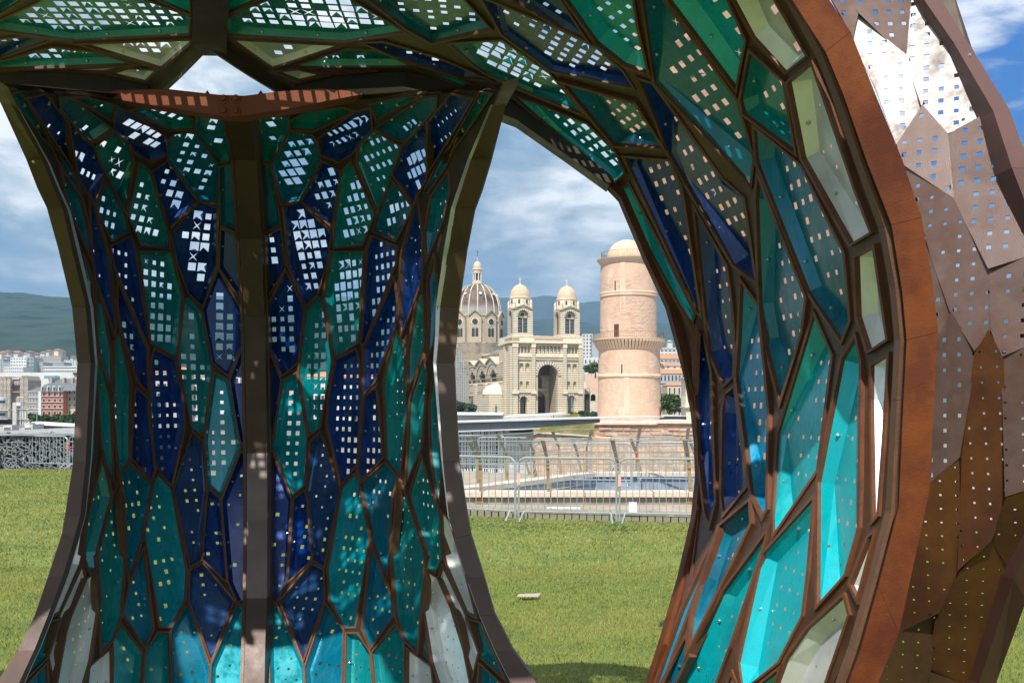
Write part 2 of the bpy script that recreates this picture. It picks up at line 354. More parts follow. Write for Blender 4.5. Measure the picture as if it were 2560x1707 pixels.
def perforated(pts3, m, name, parent, hole, kinds, side=.035, deep=.06, pitch=PITCH, wt=None, seed=0, thick=False, nbolt=True, flat=False, drop=.12):
    """a pan: a rim, folded sloping sides and a flat floor pierced by rows of square holes"""
    g = random.Random(seed)
    c = sum(pts3, Vector())/len(pts3); nn = Vector()
    for i in range(len(pts3)): nn += (pts3[i]-c).cross(pts3[(i+1) % len(pts3)]-c)
    nn.normalize()
    if nn.dot(c-Vector((0, 0, H))) < 0: nn = -nn
    v = Vector((0, 0, -1)); v = v-nn*v.dot(nn)
    if v.length < .25: v = Vector((0, 1, 0)); v = v-nn*v.dot(nn)
    v.normalize(); u = nn.cross(v).normalized()
    if u.x < 0: u = -u
    p2 = [((p-c).dot(u), (p-c).dot(v)) for p in pts3]
    if area(p2) < 0: p2 = p2[::-1]; pts3 = pts3[::-1]
    if flat: fl = p2
    else: _, fl = inset(p2, side, wt)
    d = 0 if flat else min(deep, deep*.2+abs(area(fl))**.5*.16)
    holes = []; flaps = []
    if hole:
        x0 = min(p[0] for p in fl); x1 = max(p[0] for p in fl); y0 = min(p[1] for p in fl); y1 = max(p[1] for p in fl)
        ox = g.random()*.3; oy = g.random()
        nx = int((x1-x0)/pitch)+2; ny = int((y1-y0)/pitch)+2; mid = (x0+x1)/2
        for i in range(-nx//2-1, nx//2+2):
            for j in range(ny):
                hx = mid+(i+.5*(1 if nx % 2 else 0)+ox*.3)*pitch; hy = y0+(j+oy)*pitch
                q = g.random(); lo, hi = hole
                wob = .5+.5*math.sin(hx*5+hy*2.2+seed*.9)*math.cos(hy*4.2+seed*1.7)
                w_ = min(1, max(0, wob*.7+q*.45-.08))**1.25; s = pitch*(lo+(hi-lo)*w_)/2
                if q < .04 or (hi > .5 and w_ < .16 and 300 <= seed < 500) or (hi < .5 and q < drop): continue
                kk = g.choices(('sq', 'star', 'flap'), kinds)[0]
                if s < .0125: kk = 'sq'
                sq = [(hx-s, hy-s), (hx+s, hy-s), (hx+s, hy+s), (hx-s, hy+s)]
                mg = .0015
                if not all(inside((hx+a*(s+mg), hy+b*(s+mg)), fl) for a in (-1, 1) for b in (-1, 1)): continue
                if kk == 'sq': holes.append(sq)
                elif kk == 'star':
                    t = s*.22; s2 = s*1.08
                    holes.append([(hx-s2, hy-s2), (hx, hy-t), (hx+s2, hy-s2), (hx+t, hy), (hx+s2, hy+s2), (hx, hy+t), (hx-s2, hy+s2), (hx-t, hy)])
                else:
                    s2 = min(s*1.15, pitch*.43)
                    if not all(inside((hx+a*s2, hy+b*s2), fl) for a in (-1, 1) for b in (-1, 1)): s2 = s
                    holes.append([(hx-s2, hy-s2), (hx+s2, hy-s2), (hx+s2, hy+s2), (hx-s2, hy+s2)])
                    flaps.append((hx, hy, s2, g.uniform(.3, .95)))
    bad = set()
    v2, f2 = cdt([fl]+holes, lambda q: inside(q, fl))
    if holes:
        cen = np.array([(sum(p[0] for p in h)/len(h), sum(p[1] for p in h)/len(h)) for h in holes])
        keep = []
        for t in f2:
            q = (sum(v2[i][0] for i in t)/3, sum(v2[i][1] for i in t)/3)
            dd = np.abs(cen-np.array(q)).max(axis=1); k = [i for i in np.nonzero(dd < pitch*.55)[0]]
            if not any(inside(q, holes[i]) for i in k): keep.append(t)
        f2 = keep
    to = lambda x, y, z=0: c+u*x+v*y+nn*z
    zc = np.mean([(p-c).dot(nn) for p in pts3])+d
    vs = [to(x, y, zc) for x, y in v2]; fs = list(f2)
    if thick:
        n0 = len(vs); vs += [p+nn*.004 for p in vs]; fs += [tuple(i+n0 for i in t) for t in f2]
    for hx, hy, s2, k in flaps:
        n0 = len(vs); vs += [to(hx-s2*.96, hy+s2, zc), to(hx+s2*.96, hy+s2, zc), to(hx+s2*g.uniform(-.25, .25), hy+s2*(1-k), zc+s2*.55)]; fs.append((n0, n0+1, n0+2))
        if g.random() < .5:
            for sx in (-1, 1):
                n0 = len(vs); vs += [to(hx+sx*s2, hy-s2*.96, zc), to(hx+sx*s2, hy+s2*.96, zc), to(hx+sx*s2*.72, hy, zc+s2*.8)]; fs.append((n0, n0+1, n0+2))
    bs = []
    if not flat:
        n0 = len(vs); vs += pts3; n1 = len(vs); vs += [to(x, y, zc) for x, y in fl]; n = len(pts3)
        for i in range(n): fs.append((n0+i, n0+(i+1) % n, n1+(i+1) % n, n1+i))
        if nbolt:
            for i in range(n):
                a = pts3[i]; b = pts3[(i+1) % n]; fa = vs[n1+i]; fb = vs[n1+(i+1) % n]
                L = (b-a).length
                if L < .22: continue
                fn = (b-a).cross(fa-a)
                if fn.length < 1e-6: continue
                fn.normalize()
                if fn.dot(Vector((0, 0, H))-a) < 0: fn = -fn
                if (fa-a).length < .018: continue
                k = max(1, int(L/.27))
                for j in range(k):
                    t = (j+.5+g.uniform(-.12, .12))/k; bs.append(((a*(1-t)+b*t)*.5+(fa*(1-t)+fb*t)*.5, fn))
    o = mesh(name, vs, fs, m, parent)
    if bs: bolts('bolt_row', bs, parent)
    return o
def cell(poly, D, mk, fin, fd, deep, side, hole, kinds, seed, wt=None, proud=.028, pitch=PITCH, fm='fin'):
    inn, poly = outset(poly, fin)
    c = (sum(p[0] for p in poly)/len(poly), sum(p[1] for p in poly)/len(poly))
    n = normal_at(c, D); k = len(poly)
    pr = proud+.0022*((seed*7) % 5)
    of = [lift(p, D)-n*pr for p in poly]; nf = [lift(p, D)-n*pr for p in inn]
    nb = [lift(p, D)+n*fd for p in inn]; ob = [lift(p, D)+n*.03 for p in poly]
    vs = of+nf+nb+ob; fs = []
    for i in range(k):
        j = (i+1) % k
        fs += [(i, j, k+j, k+i), (k+i, k+j, 2*k+j, 2*k+i), (i, 3*k+i, 3*k+j, j)]
    fr = mesh('cell_frame', vs, fs, M[fm], sculpture)
    perforated(nb, M[mk], {'S': 'galvanised_panel'}.get(mk, 'coloured_panel'), fr, hole, kinds, side, deep, pitch, wt, seed, drop=.35 if seed < 300 else .12)
    return inn
def web(outline, cells, D, name='lattice_web', dy=.0, m=None):
    n0 = 0
    loops = [outline]+cells
    bb = [(min(p[0] for p in c), max(p[0] for p in c), min(p[1] for p in c), max(p[1] for p in c)) for c in cells]
    def keep(q):
        if not inside(q, outline): return False
        for c, b in zip(cells, bb):
            if b[0] <= q[0] <= b[1] and b[2] <= q[1] <= b[3] and inside(q, c): return False
        return True
    v, f = cdt(loops, keep)
    vs = [lift(p, D)+normal_at(p, D)*dy for p in v]; k = len(vs)
    vs += [lift(p, D)+normal_at(p, D)*(dy+.03) for p in v]
    o = mesh(name, vs, list(f)+[tuple(i+k for i in t) for t in f], m or M['fin'], sculpture)
    return o
def beam(A, B, D, th=.12, m=None, name='edge_rib', dy=0, label=None, seams=None):
    """a box section between two traced edges, one plate per stretch"""
    m = m or M['rib']; n = len(A)
    ns = []
    for a, b in zip(A, B):
        c = ((a[0]+b[0])/2, (a[1]+b[1])/2); ns.append(c)
    fa = [P(a[0], a[1], D(*c)+dy) for a, c in zip(A, ns)]; fb = [P(b[0], b[1], D(*c)+dy) for b, c in zip(B, ns)]
    back = Vector((0, th, 0)) if not isinstance(th, Vector) else th
    ba = [p+back for p in fa]; bb = [p+back for p in fb]
    cuts = sorted(set([0, n-1]+(seams if seams is not None else list(range(2, n-1, 3)))))
    for s0, s1 in zip(cuts, cuts[1:]):
        v = []; f = []
        def pull(L, i):
            q = L[i].copy()
            if i == s0: d = L[i+1]-L[i]; q += d*(.0006/max(d.length, 1e-6))
            if i == s1: d = L[i-1]-L[i]; q += d*(.0006/max(d.length, 1e-6))
            return q
        for i in range(s0, s1+1): v += [pull(fa, i), pull(fb, i), pull(bb, i), pull(ba, i)]
        for i in range(s1-s0):
            k = 4*i
            for j in range(4): f.append((k+j, k+4+j, k+4+(j+1) % 4, k+(j+1) % 4))
        k = 4*(s1-s0); f += [(0, 1, 2, 3), (k+3, k+2, k+1, k)]
        o = mesh(name, v, f, m[min(cuts.index(s0), len(m)-1)] if isinstance(m, list) else m, sculpture)
        if label: o['label'] = label

# ---- far leg: traced cells of its left half (colour, outline), the right half mirrors them
LEG = [
 ('G', [(490,291),(564,290),(573,403),(549,405),(490,325)], 3),
 ('B', [(549,417),(583,408),(596,580),(553,561)], 3),
 ('N', [(553,574),(597,594),(605,750),(549,669)], 2),
 ('N', [(546,678),(605,783),(609,850),(570,938),(531,905),(508,775)], 2),
 ('N', [(608,868),(576,950),(599,1098),(612,1112)], 1),
 ('T', [(536,934),(570,952),(599,1116),(552,1238),(521,1212),(513,1096)], 1),
 ('N', [(603,1132),(615,1146),(613,1498),(594,1503),(571,1453),(556,1250)], 0),
 ('N', [(522,1227),(547,1247),(564,1452),(506,1398),(515,1252)], 0),
 ('U', [(506,1411),(582,1502),(527,1648),(473,1500),(475,1426)], 0),
 ('T', [(594,1513),(612,1512),(606,1940),(522,1940),(529,1662)], 0),
 ('B', [(470,1512),(523,1668),(512,1940),(438,1940),(428,1576)], 0),
 ('N', [(498,506),(541,521),(539,664),(505,763),(472,734),(443,655),(427,585)], 3),
 ('N', [(378,430),(417,404),(491,503),(425,564)], 3),
 ('B', [(433,336),(484,328),(545,412),(543,508),(498,500),(420,398),(421,352)], 3),
 ('G', [(327,276),(357,267),(443,276),(485,301),(483,321),(430,324)], 2),
 ('N', [(289,269),(323,278),(422,350),(415,386),(378,402),(343,384),(286,325)], 3),
 ('G', [(236,366),(281,330),(318,362),(330,406),(311,528),(270,446),(243,400)], 2),
 ('G', [(347,407),(375,431),(419,585),(421,618),(351,610),(318,535)], 3),
 ('G', [(347,631),(426,630),(454,740),(440,893),(377,856)], 2),
 ('G', [(472,744),(502,778),(526,908),(528,935),(506,1087),(480,1068),(446,905),(461,750)], 2),
 ('N', [(386,874),(437,901),(457,1000),(460,1065),(428,1210),(389,1160),(374,985),(379,900)], 1),
 ('U', [(479,1083),(504,1106),(514,1226),(501,1400),(474,1415),(433,1226)], 0),
 ('T', [(395,1187),(427,1222),(464,1425),(460,1498),(425,1566),(399,1566),(359,1333),(384,1205)], 0),
 ('B', [(322,1158),(379,1212),(354,1343),(322,1448),(305,1300),(300,1190)], 0),
 ('N', [(341,972),(367,996),(386,1175),(378,1198),(327,1144),(337,976)], 1),
 ('N', [(279,616),(325,592),(338,626),(371,855),(366,862),(285,660)], 1),
 ('N', [(292,700),(366,872),(370,985),(341,953),(320,885),(299,820),(291,762)], 1),
 ('G', [(298,828),(323,956),(320,1150),(296,1186),(282,1030),(285,856)], 0),
 ('N', [(224,494),(236,524),(270,640),(286,800),(284,830),(238,700),(226,600)], 0),
 ('B', [(266,449),(310,536),(319,576),(279,600),(240,520)], 2),
 ('N', [(173,304),(231,366),(260,436),(236,507),(197,445)], 2),
 ('B', [(146,241),(175,245),(278,322),(235,350),(216,344),(150,270)], 2),
 ('G', [(187,243),(276,296),(288,262),(217,242)], 0),
 ('N', [(66,246),(110,234),(166,305),(186,423),(132,345)], 0),
 ('G', [(22,234),(46,230),(123,350),(152,398),(102,340)], 0),
 ('B', [(120,352),(165,402),(207,480),(202,482),(152,415)], 0),
 ('B', [(152,432),(198,495),(220,580),(225,648),(187,560),(159,480)], 0),
 ('G', [(160,527),(184,590),(196,640),(196,676),(176,610)], 0),
 ('B', [(209,644),(226,700),(233,800),(240,896),(225,850),(212,740)], 0),
 ('G', [(238,702),(252,750),(275,880),(277,972),(262,933),(245,860)], 0),
 ('G', [(248,896),(274,1000),(282,1202),(254,1120),(242,935)], 0),
 ('G', [(229,932),(238,1000),(236,1130),(218,1276),(216,1180)], 0),
 ('G', [(255,1143),(276,1240),(240,1378),(238,1418),(222,1430),(206,1385),(217,1290)], 0),
 ('G', [(297,1200),(305,1240),(311,1380),(299,1540),(280,1598),(253,1628),(243,1470),(242,1390),(281,1240)], 0),
 ('S', [(196,1300),(212,1277),(204,1385),(198,1410),(148,1527),(126,1540),(158,1430)], 0),
 ('S', [(205,1416),(211,1445),(180,1518),(131,1686),(120,1630),(150,1535)], 0),
 ('S', [(213,1447),(239,1428),(245,1500),(221,1653),(190,1760),(126,1780),(166,1560)], 0),
 ('G', [(145,1548),(114,1640),(64,1690),(119,1556)], 0),
 ('B', [(113,1660),(125,1900),(30,1900),(60,1715)], 0),
 ('S', [(224,1667),(274,1625),(277,1940),(196,1940)], 0),
 ('G', [(303,1563),(355,1632),(330,1940),(282,1940),(284,1602)], 0),
 ('G', [(393,1584),(419,1584),(430,1940),(338,1940),(363,1630)], 0),
 ('B', [(357,1372),(379,1570),(360,1618),(306,1533),(323,1456)], 0),
]
EDGE_OUT = [(-34,195),(0,255),(66,400),(93,470),(117,520),(145,620),(180,767),(187,840),(193,907),(183,1153),(162,1290),(154,1336),(120,1440),(87,1537),(45,1625),(-2,1695),(-130,1940),(-150,2390)]
EDGE_IN = [(0,205),(28,262),(105,400),(130,462),(156,520),(184,640),(214,767),(220,840),(226,907),(214,1153),(200,1290),(185,1345),(157,1440),(120,1537),(85,1625),(50,1700),(-40,1940),(-60,2390)]
Kn = {0: ((.10, .32), (1, 0, 0)), 1: ((.26, .62), (.94, .04, .02)), 2: ((.3, .8), (.78, .07, .15)), 3: ((.36, .92), (.62, .06, .32))}
legcells = []
for i, (mk, poly, hk) in enumerate(LEG):
    cy = sum(p[1] for p in poly)/len(poly); cx = sum(p[0] for p in poly)/len(poly)
    hole, kinds = Kn[hk]
    if hk == 0 and mk in 'NTUB' and cy > 1150 and cx > 330: hole = (.12, .40)
    if mk == 'S': hole = (.08, .2)
    if mk == 'T': mk = 'Q'
    for s in (0, 1):
        pl = mir(poly) if s else poly
        per = sum(math.dist(pl[q], pl[q-1]) for q in range(len(pl))); fw_ = 4.2 if 2*abs(area(pl))/per > 17 else 3
        legcells.append(cell(pl, D_leg, mk, fw_, .003, .035, .009, hole, kinds, i*2+s, wt=((1.5 if not s else -1.5), .0), proud=.005))
CRX = [(291, 563, 627), (400, 585, 641), (598, 598, 653), (790, 610, 661), (905, 612, 664), (1132, 617, 668), (1300, 617, 668), (1495, 616, 667), (1610, 612, 663), (2070, 600, 655)]
out_l = EDGE_IN; out_r = mir(EDGE_IN)
top_l = [(606, 268), (560, 272), (480, 268), (400, 256), (330, 250), (180, 236), (60, 226), (8, 224)]
web(top_l+[(x, y) for x, y in EDGE_IN[1:]]+[(x, y) for x, y in out_r[:0:-1]]+mir(top_l)[::-1], legcells, D_leg, dy=.0, m=M['arch'])
EO, EI = EDGE_OUT, EDGE_IN
beam(EO, EI, D_leg, .06, dy=-.05, m=[M['edge']]*3+[M['edgeP']]*6, seams=[4, 6, 8, 9, 11, 13]); beam(mir(EI), mir(EO), D_leg, .06, dy=-.05, m=[M['edge']]*3+[M['edgeP']]*6, seams=[4, 6, 8, 9, 11, 13])
# thin bright returns of the edge plates
beam([(x-1, y) for x, y in EI[1:]], [(x+interp(y, (262, 640, 1000, 1290), (3, 9, 5, 2)), y) for x, y in EI[1:]], D_leg, .06, M['S'], 'galvanised_flashing', -.03)
RI = mir(EI)[1:]
beam([(x-interp(y, (262, 640, 1000, 1290), (6, 13, 6, 2)), y) for x, y in RI], [(x+1, y) for x, y in RI], D_leg, .06, M['S'], 'galvanised_flashing', -.03)
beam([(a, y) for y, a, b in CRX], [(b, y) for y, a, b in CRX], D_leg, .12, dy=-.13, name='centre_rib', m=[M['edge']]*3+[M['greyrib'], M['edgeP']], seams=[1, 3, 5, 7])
beam([(a-9, y) for y, a, b in CRX], [(a-1, y) for y, a, b in CRX], D_leg, .1, M['fin'], 'rib_flange', -.06)
beam([(b+1, y) for y, a, b in CRX], [(b+9, y) for y, a, b in CRX], D_leg, .1, M['fin'], 'rib_flange', -.06)

# ---- near shell: ceiling and right leg
NEAR = [
 ('N', [(1205,-4),(1228,4),(1410,79),(1490,119),(1556,178),(1582,219),(1378,176),(1256,86)], 2),
 ('N', [(1236,-30),(1382,-30),(1466,98),(1406,69)], 1),
 ('T', [(1400,-30),(1580,-30),(1593,60),(1621,178),(1563,158),(1495,104)], 3),
 ('B', [(1606,-30),(1640,-30),(1843,250),(1885,395),(1877,458),(1639,205)], 2),
 ('T', [(1655,-30),(1810,-30),(1865,98),(1842,218)], 2),
 ('S', [(1822,-30),(1920,-30),(2016,138),(1965,178),(1887,92)], 2),
 ('G', [(1879,130),(1960,202),(1990,378),(1864,283),(1856,250)], 2),
 ('S', [(1977,207),(2036,158),(2142,470),(2183,578),(2134,608),(2014,395)], 1),
 ('B', [(1890,322),(2004,414),(2111,632),(2126,800),(2106,850),(2024,728),(1896,405)], 2),
 ('B', [(1901,445),(2018,745),(2007,830),(1955,998),(1916,850),(1905,760),(1896,500)], 2),
 ('N', [(1601,200),(1633,211),(1808,450),(1859,495),(1889,700),(1836,662),(1714,455),(1674,385)], 2),
 ('N', [(1565,394),(1674,403),(1706,468),(1752,782),(1745,775),(1578,420)], 2),
 ('B', [(1413,207),(1589,256),(1659,366),(1537,359)], 3),
 ('G', [(1127,109),(1256,101),(1372,182),(1458,284),(1330,234),(1216,182),(1187,163)], 3),
 ('T', [(1278,233),(1468,308),(1538,377),(1562,430),(1536,454),(1397,335)], 2),
 ('T', [(1558,472),(1572,462),(1737,783),(1728,813),(1628,628)], 1),
 ('N', [(1741,526),(1818,665),(1829,740),(1837,830),(1835,938),(1812,960),(1778,880),(1768,790),(1753,650)], 1),
 ('N', [(1743,834),(1762,838),(1780,930),(1785,1070),(1792,1250),(1778,1306),(1769,1285),(1752,1130),(1743,970)], 0),
 ('N', [(1816,988),(1837,970),(1867,1215),(1812,1283),(1807,1240),(1810,1030)], 0),
 ('C', [(1858,708),(1898,764),(1923,1020),(1920,1272),(1911,1290),(1884,1235),(1846,945),(1853,840)], 1),
 ('T', [(2037,790),(2080,888),(2044,1175),(1937,1333),(1935,1290),(1948,1085)], 1),
 ('T', [(2142,847),(2154,905),(2150,1318),(2116,1438),(2049,1512),(2051,1205),(2110,900)], 0),
 ('S', [(2147,642),(2191,618),(2224,846),(2179,875),(2152,790)], 0),
 ('S', [(2184,914),(2222,890),(2215,1030),(2197,1288),(2188,1298),(2183,1000)], 0),
 ('S', [(2180,1343),(2191,1336),(2149,1494),(2133,1461)], 0),
 ('T', [(1918,1377),(2034,1248),(2019,1430),(2006,1538),(1947,1655),(1858,1725),(1849,1655),(1907,1390)], 0),
 ('T', [(1920,1334),(1905,1385),(1827,1618),(1700,1950),(1600,1950),(1812,1480)], 0),
 ('B', [(1805,1317),(1878,1256),(1881,1309),(1848,1380),(1788,1500),(1724,1628),(1735,1540),(1764,1440)], 0),
 ('B', [(1717,1595),(1721,1640),(1600,1900),(1560,1900)], 0),
 ('C', [(1796,1345),(1728,1520),(1640,1760),(1632,1745),(1708,1530),(1773,1385)], 0),
 ('N', [(1742,1303),(1752,1266),(1721,1478),(1712,1496)], 0),
 ('S', [(2113,1491),(2125,1537),(2000,1900),(1880,1900),(1970,1648),(2023,1572)], 0),
 ('T', [(1690,775),(1697,826),(1738,1000),(1732,1000)], 0),
 ('S', [(1832,1688),(1848,1730),(1760,1950),(1715,1950)], 0),
 ('T', [(1862,1745),(1950,1675),(1870,1930),(1790,1930)], 0),
 # ceiling
 ('G', [(-20,62),(96,7),(140,-28),(285,-28),(474,42),(471,85),(186,100),(-20,73)], 3),
 ('G', [(566,48),(600,26),(740,-28),(836,-28),(1010,78),(858,103),(572,86)], 3),
 ('S', [(204,107),(474,97),(474,106),(402,168)], 3),
 ('S', [(583,99),(851,113),(681,169)], 3),
 ('G', [(-20,158),(130,117),(240,129),(336,159),(-20,171)], 3),
 ('G', [(728,167),(865,124),(943,127),(1030,166)], 3),
 ('S', [(280,183),(324,170),(389,175),(362,202)], 1),
 ('S', [(690,177),(745,171),(808,185),(748,199)], 1),
 ('S', [(110,175),(320,166),(258,178)], 0),
 ('S', [(748,172),(946,175),(846,180)], 0),
 ('N', [(-20,102),(60,92),(125,99),(-20,150)], 1),
 ('N', [(911,105),(960,104),(1090,142),(1150,167),(1221,198),(1160,193),(1012,150)], 1),
 ('B', [(894,-28),(1138,-28),(1226,70),(1080,103),(1012,65)], 2),
 ('T', [(340,-28),(472,-28),(474,32)], 1),
 ('T', [(563,-28),(695,-28),(565,32)], 1),
 ('B', [(-20,-28),(100,-28),(-20,44)], 1),
 ('T', [(1050,174),(1140,192),(1290,268),(1215,236)], 1),
]
nearcells = []
for i, (mk, poly, hk) in enumerate(NEAR):
    cx = sum(p[0] for p in poly)/len(poly); cy = sum(p[1] for p in poly)/len(poly)
    hole, kinds = Kn[hk]
    rt = cx > 1500
    if rt and hk >= 1: hole = (.2, .38) if hk == 1 else (.24, .46); kinds = (.86, .07, .07)
    if rt and mk == 'T' and cy > 950: hole = (.1, .24)
    if hk == 0: hole = (.1, .26)
    if mk == 'S' and hk < 2: hole = (.1, .22)
    thin = len(poly) <= 5 and abs(area(poly)) < 3500
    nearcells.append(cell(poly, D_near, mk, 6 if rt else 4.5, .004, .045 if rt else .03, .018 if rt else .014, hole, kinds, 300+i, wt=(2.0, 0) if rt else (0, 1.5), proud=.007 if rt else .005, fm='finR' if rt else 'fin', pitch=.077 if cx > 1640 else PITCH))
NEAR_OUT = [(0,212),(60,198),(270,210),(372,232),(480,112),(545,112),(745,236),(850,208),(1013,200),(1170,236),(1300,285),(1420,372),(1530,455),(1552,472),(1622,640),(1680,765),(1712,860),(1738,1000),(1745,1110),(1748,1210),(1742,1300),(1705,1480),(1660,1620),(1560,1950),(1480,2110),(1700,2560),
            (1980,1950),(2060,1760),(2132,1600),(2180,1450),(2222,1290),(2236,1000),(2240,850),(2226,700),(2200,570),(2155,420),(2110,290),(2045,125),(1960,0),(1840,-200),(1500,-480),(1000,-700),(900,-1400),(-50,-1400),(130,-800),(220,-370),(-560,-350),(-900,-760),(-2400,-1300),(-3600,-1400),(-3600,0),(-1400,235)]
# the shell goes on overhead, unseen; outline and holes shaped for shade and dapples
k = 0
for r_ in range(14):
    y0 = -42-r_*98
    for c_ in range(21):
        x0 = -3580+c_*262+(131 if r_ % 2 else 0)
        if x0 > 1680-r_*60 or len(nearcells) > 180: continue
        if not all(inside(q, NEAR_OUT) for q in ((x0+10, y0-92), (x0+250, y0-92))): continue
        pl = [(x0+14, y0-48), (x0+64, y0-6), (x0+190, y0-6), (x0+248, y0-48), (x0+190, y0-90), (x0+64, y0-90)]
        nearcells.append(cell(pl, D_near, 'TGBNST'[(r_*3+c_*2) % 6], 6, -.0, .03, .012, (.55, .82), (1, 0, 0), 500+k, proud=.02)); k += 1
web(NEAR_OUT, nearcells, D_near, dy=.0, m=M['fin0'])
# dark arch rib along the far edge of the shell
def strip(path, w, D, **kw):
    A = []; B = []
    for i, p in enumerate(path):
        a = path[max(i-1, 0)]; b = path[min(i+1, len(path)-1)]; L = math.dist(a, b); nx, ny = -(b[1]-a[1])/L, (b[0]-a[0])/L
        ww = w[i] if isinstance(w, (list, tuple)) else w
        A.append((p[0]-nx*ww/2, p[1]-ny*ww/2)); B.append((p[0]+nx*ww/2, p[1]+ny*ww/2))
    beam(A, B, D, **kw)
strip([(-300,235),(0,206),(58,193),(275,212),(368,233)], [40,48,36,40,34], D_near, th=.16, name='arch_rib', dy=-.08, m=M['arch'])
strip([(362,243),(432,176),(506,100)], [32,34,34], D_near, th=.05, name='arch_rib', dy=-.03, m=M['arch'])
strip([(513,-30),(512,60),(511,112)], [66,60,66], D_near, th=.16, name='arch_rib', dy=-.12, m=M['arch'])
strip([(518,100),(625,170),(745,242)], [34,34,34], D_near, th=.05, name='arch_rib', dy=-.03, m=M['arch'])
strip([(740,234),(848,206),(1013,196),(1170,232),(1300,283),(1420,372),(1530,455)], [34,38,42,40,38,30,24], D_near, th=.16, name='arch_rib', dy=-.08, m=M['arch'])
strip([(1530,455),(1560,490),(1622,640),(1680,765),(1705,850),(1730,960),(1740,1030)], [22,18,16,16,20,12,9], D_near, th=.12, name='arch_rib', dy=-.03)
strip([(1740,1030),(1748,1110),(1751,1200),(1742,1300),(1706,1460),(1664,1610),(1560,1930),(1478,2110)], [8,7,7,9,10,12,12,12], D_near, th=.12, name='arch_rib', dy=-.03)
# wedge plate where two arch stretches meet
mesh('gusset_plate', [lift(p, D_near, -.06) for p in ((1690,745),(1728,822),(1738,990),(1746,985),(1752,836),(1742,820))], [(0,1,2,3,4,5)], M['rib'], sculpture)
# sunlit tie beam across the head of the far leg
TB_A = [(215,240),(300,226),(420,223),(545,237),(610,240),(698,229),(800,222),(905,230)]
TB_B = [(215,246),(300,250),(444,273),(560,290),(608,290),(744,268),(820,252),(905,236)]
DT = lambda x, y: 4.98
beam(TB_A, TB_B, DT, .1, m=M['tie'], name='tie_beam', label='bright orange bolted beam across the head of the leg')
for bx, by in ((560,249),(591,249),(560,280),(591,280)):
    c = P(bx, by, 4.98); MB().tube([c+Vector((0,-.001,0)), c+Vector((0,-.006,0)), c+Vector((0,-.012,0)), c+Vector((0,-.03,0))], [.024,.024,.016,.015], 6).build('bolt', M['tie'], sculpture)

for bx in (518, 652):
    MB().xz([(xat(bx-8,5), zat(237,5)), (xat(bx+8,5), zat(237,5)), (xat(bx,5), zat(226,5))], 5.0, 5.01).build('steel_tooth', M['rib'], sculpture)
for q_ in (P(85, 405, 4.62), P(1198, 405, 4.62), P(2423, 139, 4.44)): bolts('bolt', [(q_, Vector((0, -1, 0)))], sculpture)

# ---- broad sunlit rim of the right leg, with the dark channel beside it
RIM_L = [(1760,-330),(1880,-150),(1980,0),(2064,129),(2110,240),(2166,400),(2229,562),(2256,730),(2267,850),(2259,1000),(2247,1270),(2196,1465),(2151,1627),(2040,1930),(1800,2700)]
RIM_R = [(1850,-350),(1968,-170),(2067,-8),(2127,81),(2190,240),(2256,400),(2304,544),(2330,700),(2346,830),(2337,970),(2324,1225),(2247,1582),(2192,1712),(2090,1960),(1880,2700)]
beam(RIM_L, RIM_R, lambda x, y: 3.12, Vector((.03, .1, 0)), name='rim_rib', seams=[3, 6, 8, 11])
CH_L = [(1900,-190),(1962,-40),(2042,120),(2075,205),(2140,400),(2196,565),(2226,700),(2240,850),(2232,1000),(2212,1295),(2172,1450),(2122,1620),(2020,1900),(1790,2620)]
CH_R = [(1890,-160),(1990,0),(2068,132),(2112,240),(2168,400),(2231,562),(2257,730),(2268,850),(2260,1000),(2248,1270),(2197,1465),(2152,1627),(2045,1930),(1802,2700)]
vs = []; fs = []
for i, (a, b) in enumerate(zip(CH_L, CH_R)): vs += [lift(a, D_near, -.02), P(b[0], b[1], 3.16)]
for i in range(len(CH_L)-1): fs.append((2*i, 2*i+1, 2*i+3, 2*i+2))
mesh('rim_channel', vs, fs, M['fin'], sculpture)
strip([(a[0]*.45+b[0]*.55, a[1]*.45+b[1]*.55) for a, b in zip(CH_L, CH_R)], 9, lambda x, y: 3.15, th=.05, name='channel_lip', m=M['fin'])

# ---- outer skin of the right lobe
SKIN = [
 ('skin', [(2067,-30),(2112,-30),(2143,30),(2131,85)]), ('skin', [(2118,-30),(2277,-30),(2264,138),(2147,30)]),
 ('skinP', [(2281,-30),(2302,-30),(2480,280),(2368,331),(2308,263),(2267,142)]), ('skinP', [(2145,35),(2263,143),(2304,264),(2243,354),(2193,220),(2133,90)]),
 ('skin', [(2307,268),(2366,335),(2381,490),(2259,409),(2245,360)]), ('skin', [(2370,336),(2483,283),(2525,400),(2600,600),(2600,625),(2475,670),(2386,493)]),
 ('skin', [(2257,411),(2382,496),(2473,677),(2478,820),(2440,872),(2382,780),(2331,640),(2306,545)]), ('skin', [(2318,620),(2378,782),(2348,832),(2330,720)]),
 ('skin', [(2380,786),(2437,881),(2395,1141),(2322,1213),(2336,860)]), ('skinO', [(2480,829),(2505,896),(2516,1237),(2478,1349),(2403,1415),(2399,1143),(2442,886)]),
 ('skin', [(2478,674),(2600,633),(2600,847),(2506,889),(2482,822)]), ('skin', [(2509,898),(2600,854),(2600,1213),(2520,1237)]),
 ('skinO', [(2394,1146),(2399,1420),(2347,1525),(2243,1582),(2296,1357),(2320,1216)]), ('skinO', [(2480,1355),(2551,1466),(2528,1490),(2447,1720),(2325,1677),(2342,1550),(2404,1424)]),
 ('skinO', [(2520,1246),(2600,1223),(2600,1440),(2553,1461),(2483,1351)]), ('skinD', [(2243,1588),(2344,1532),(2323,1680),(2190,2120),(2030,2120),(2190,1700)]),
 ('skinD', [(2324,1683),(2446,1725),(2340,2120),(2194,2120)]),
]
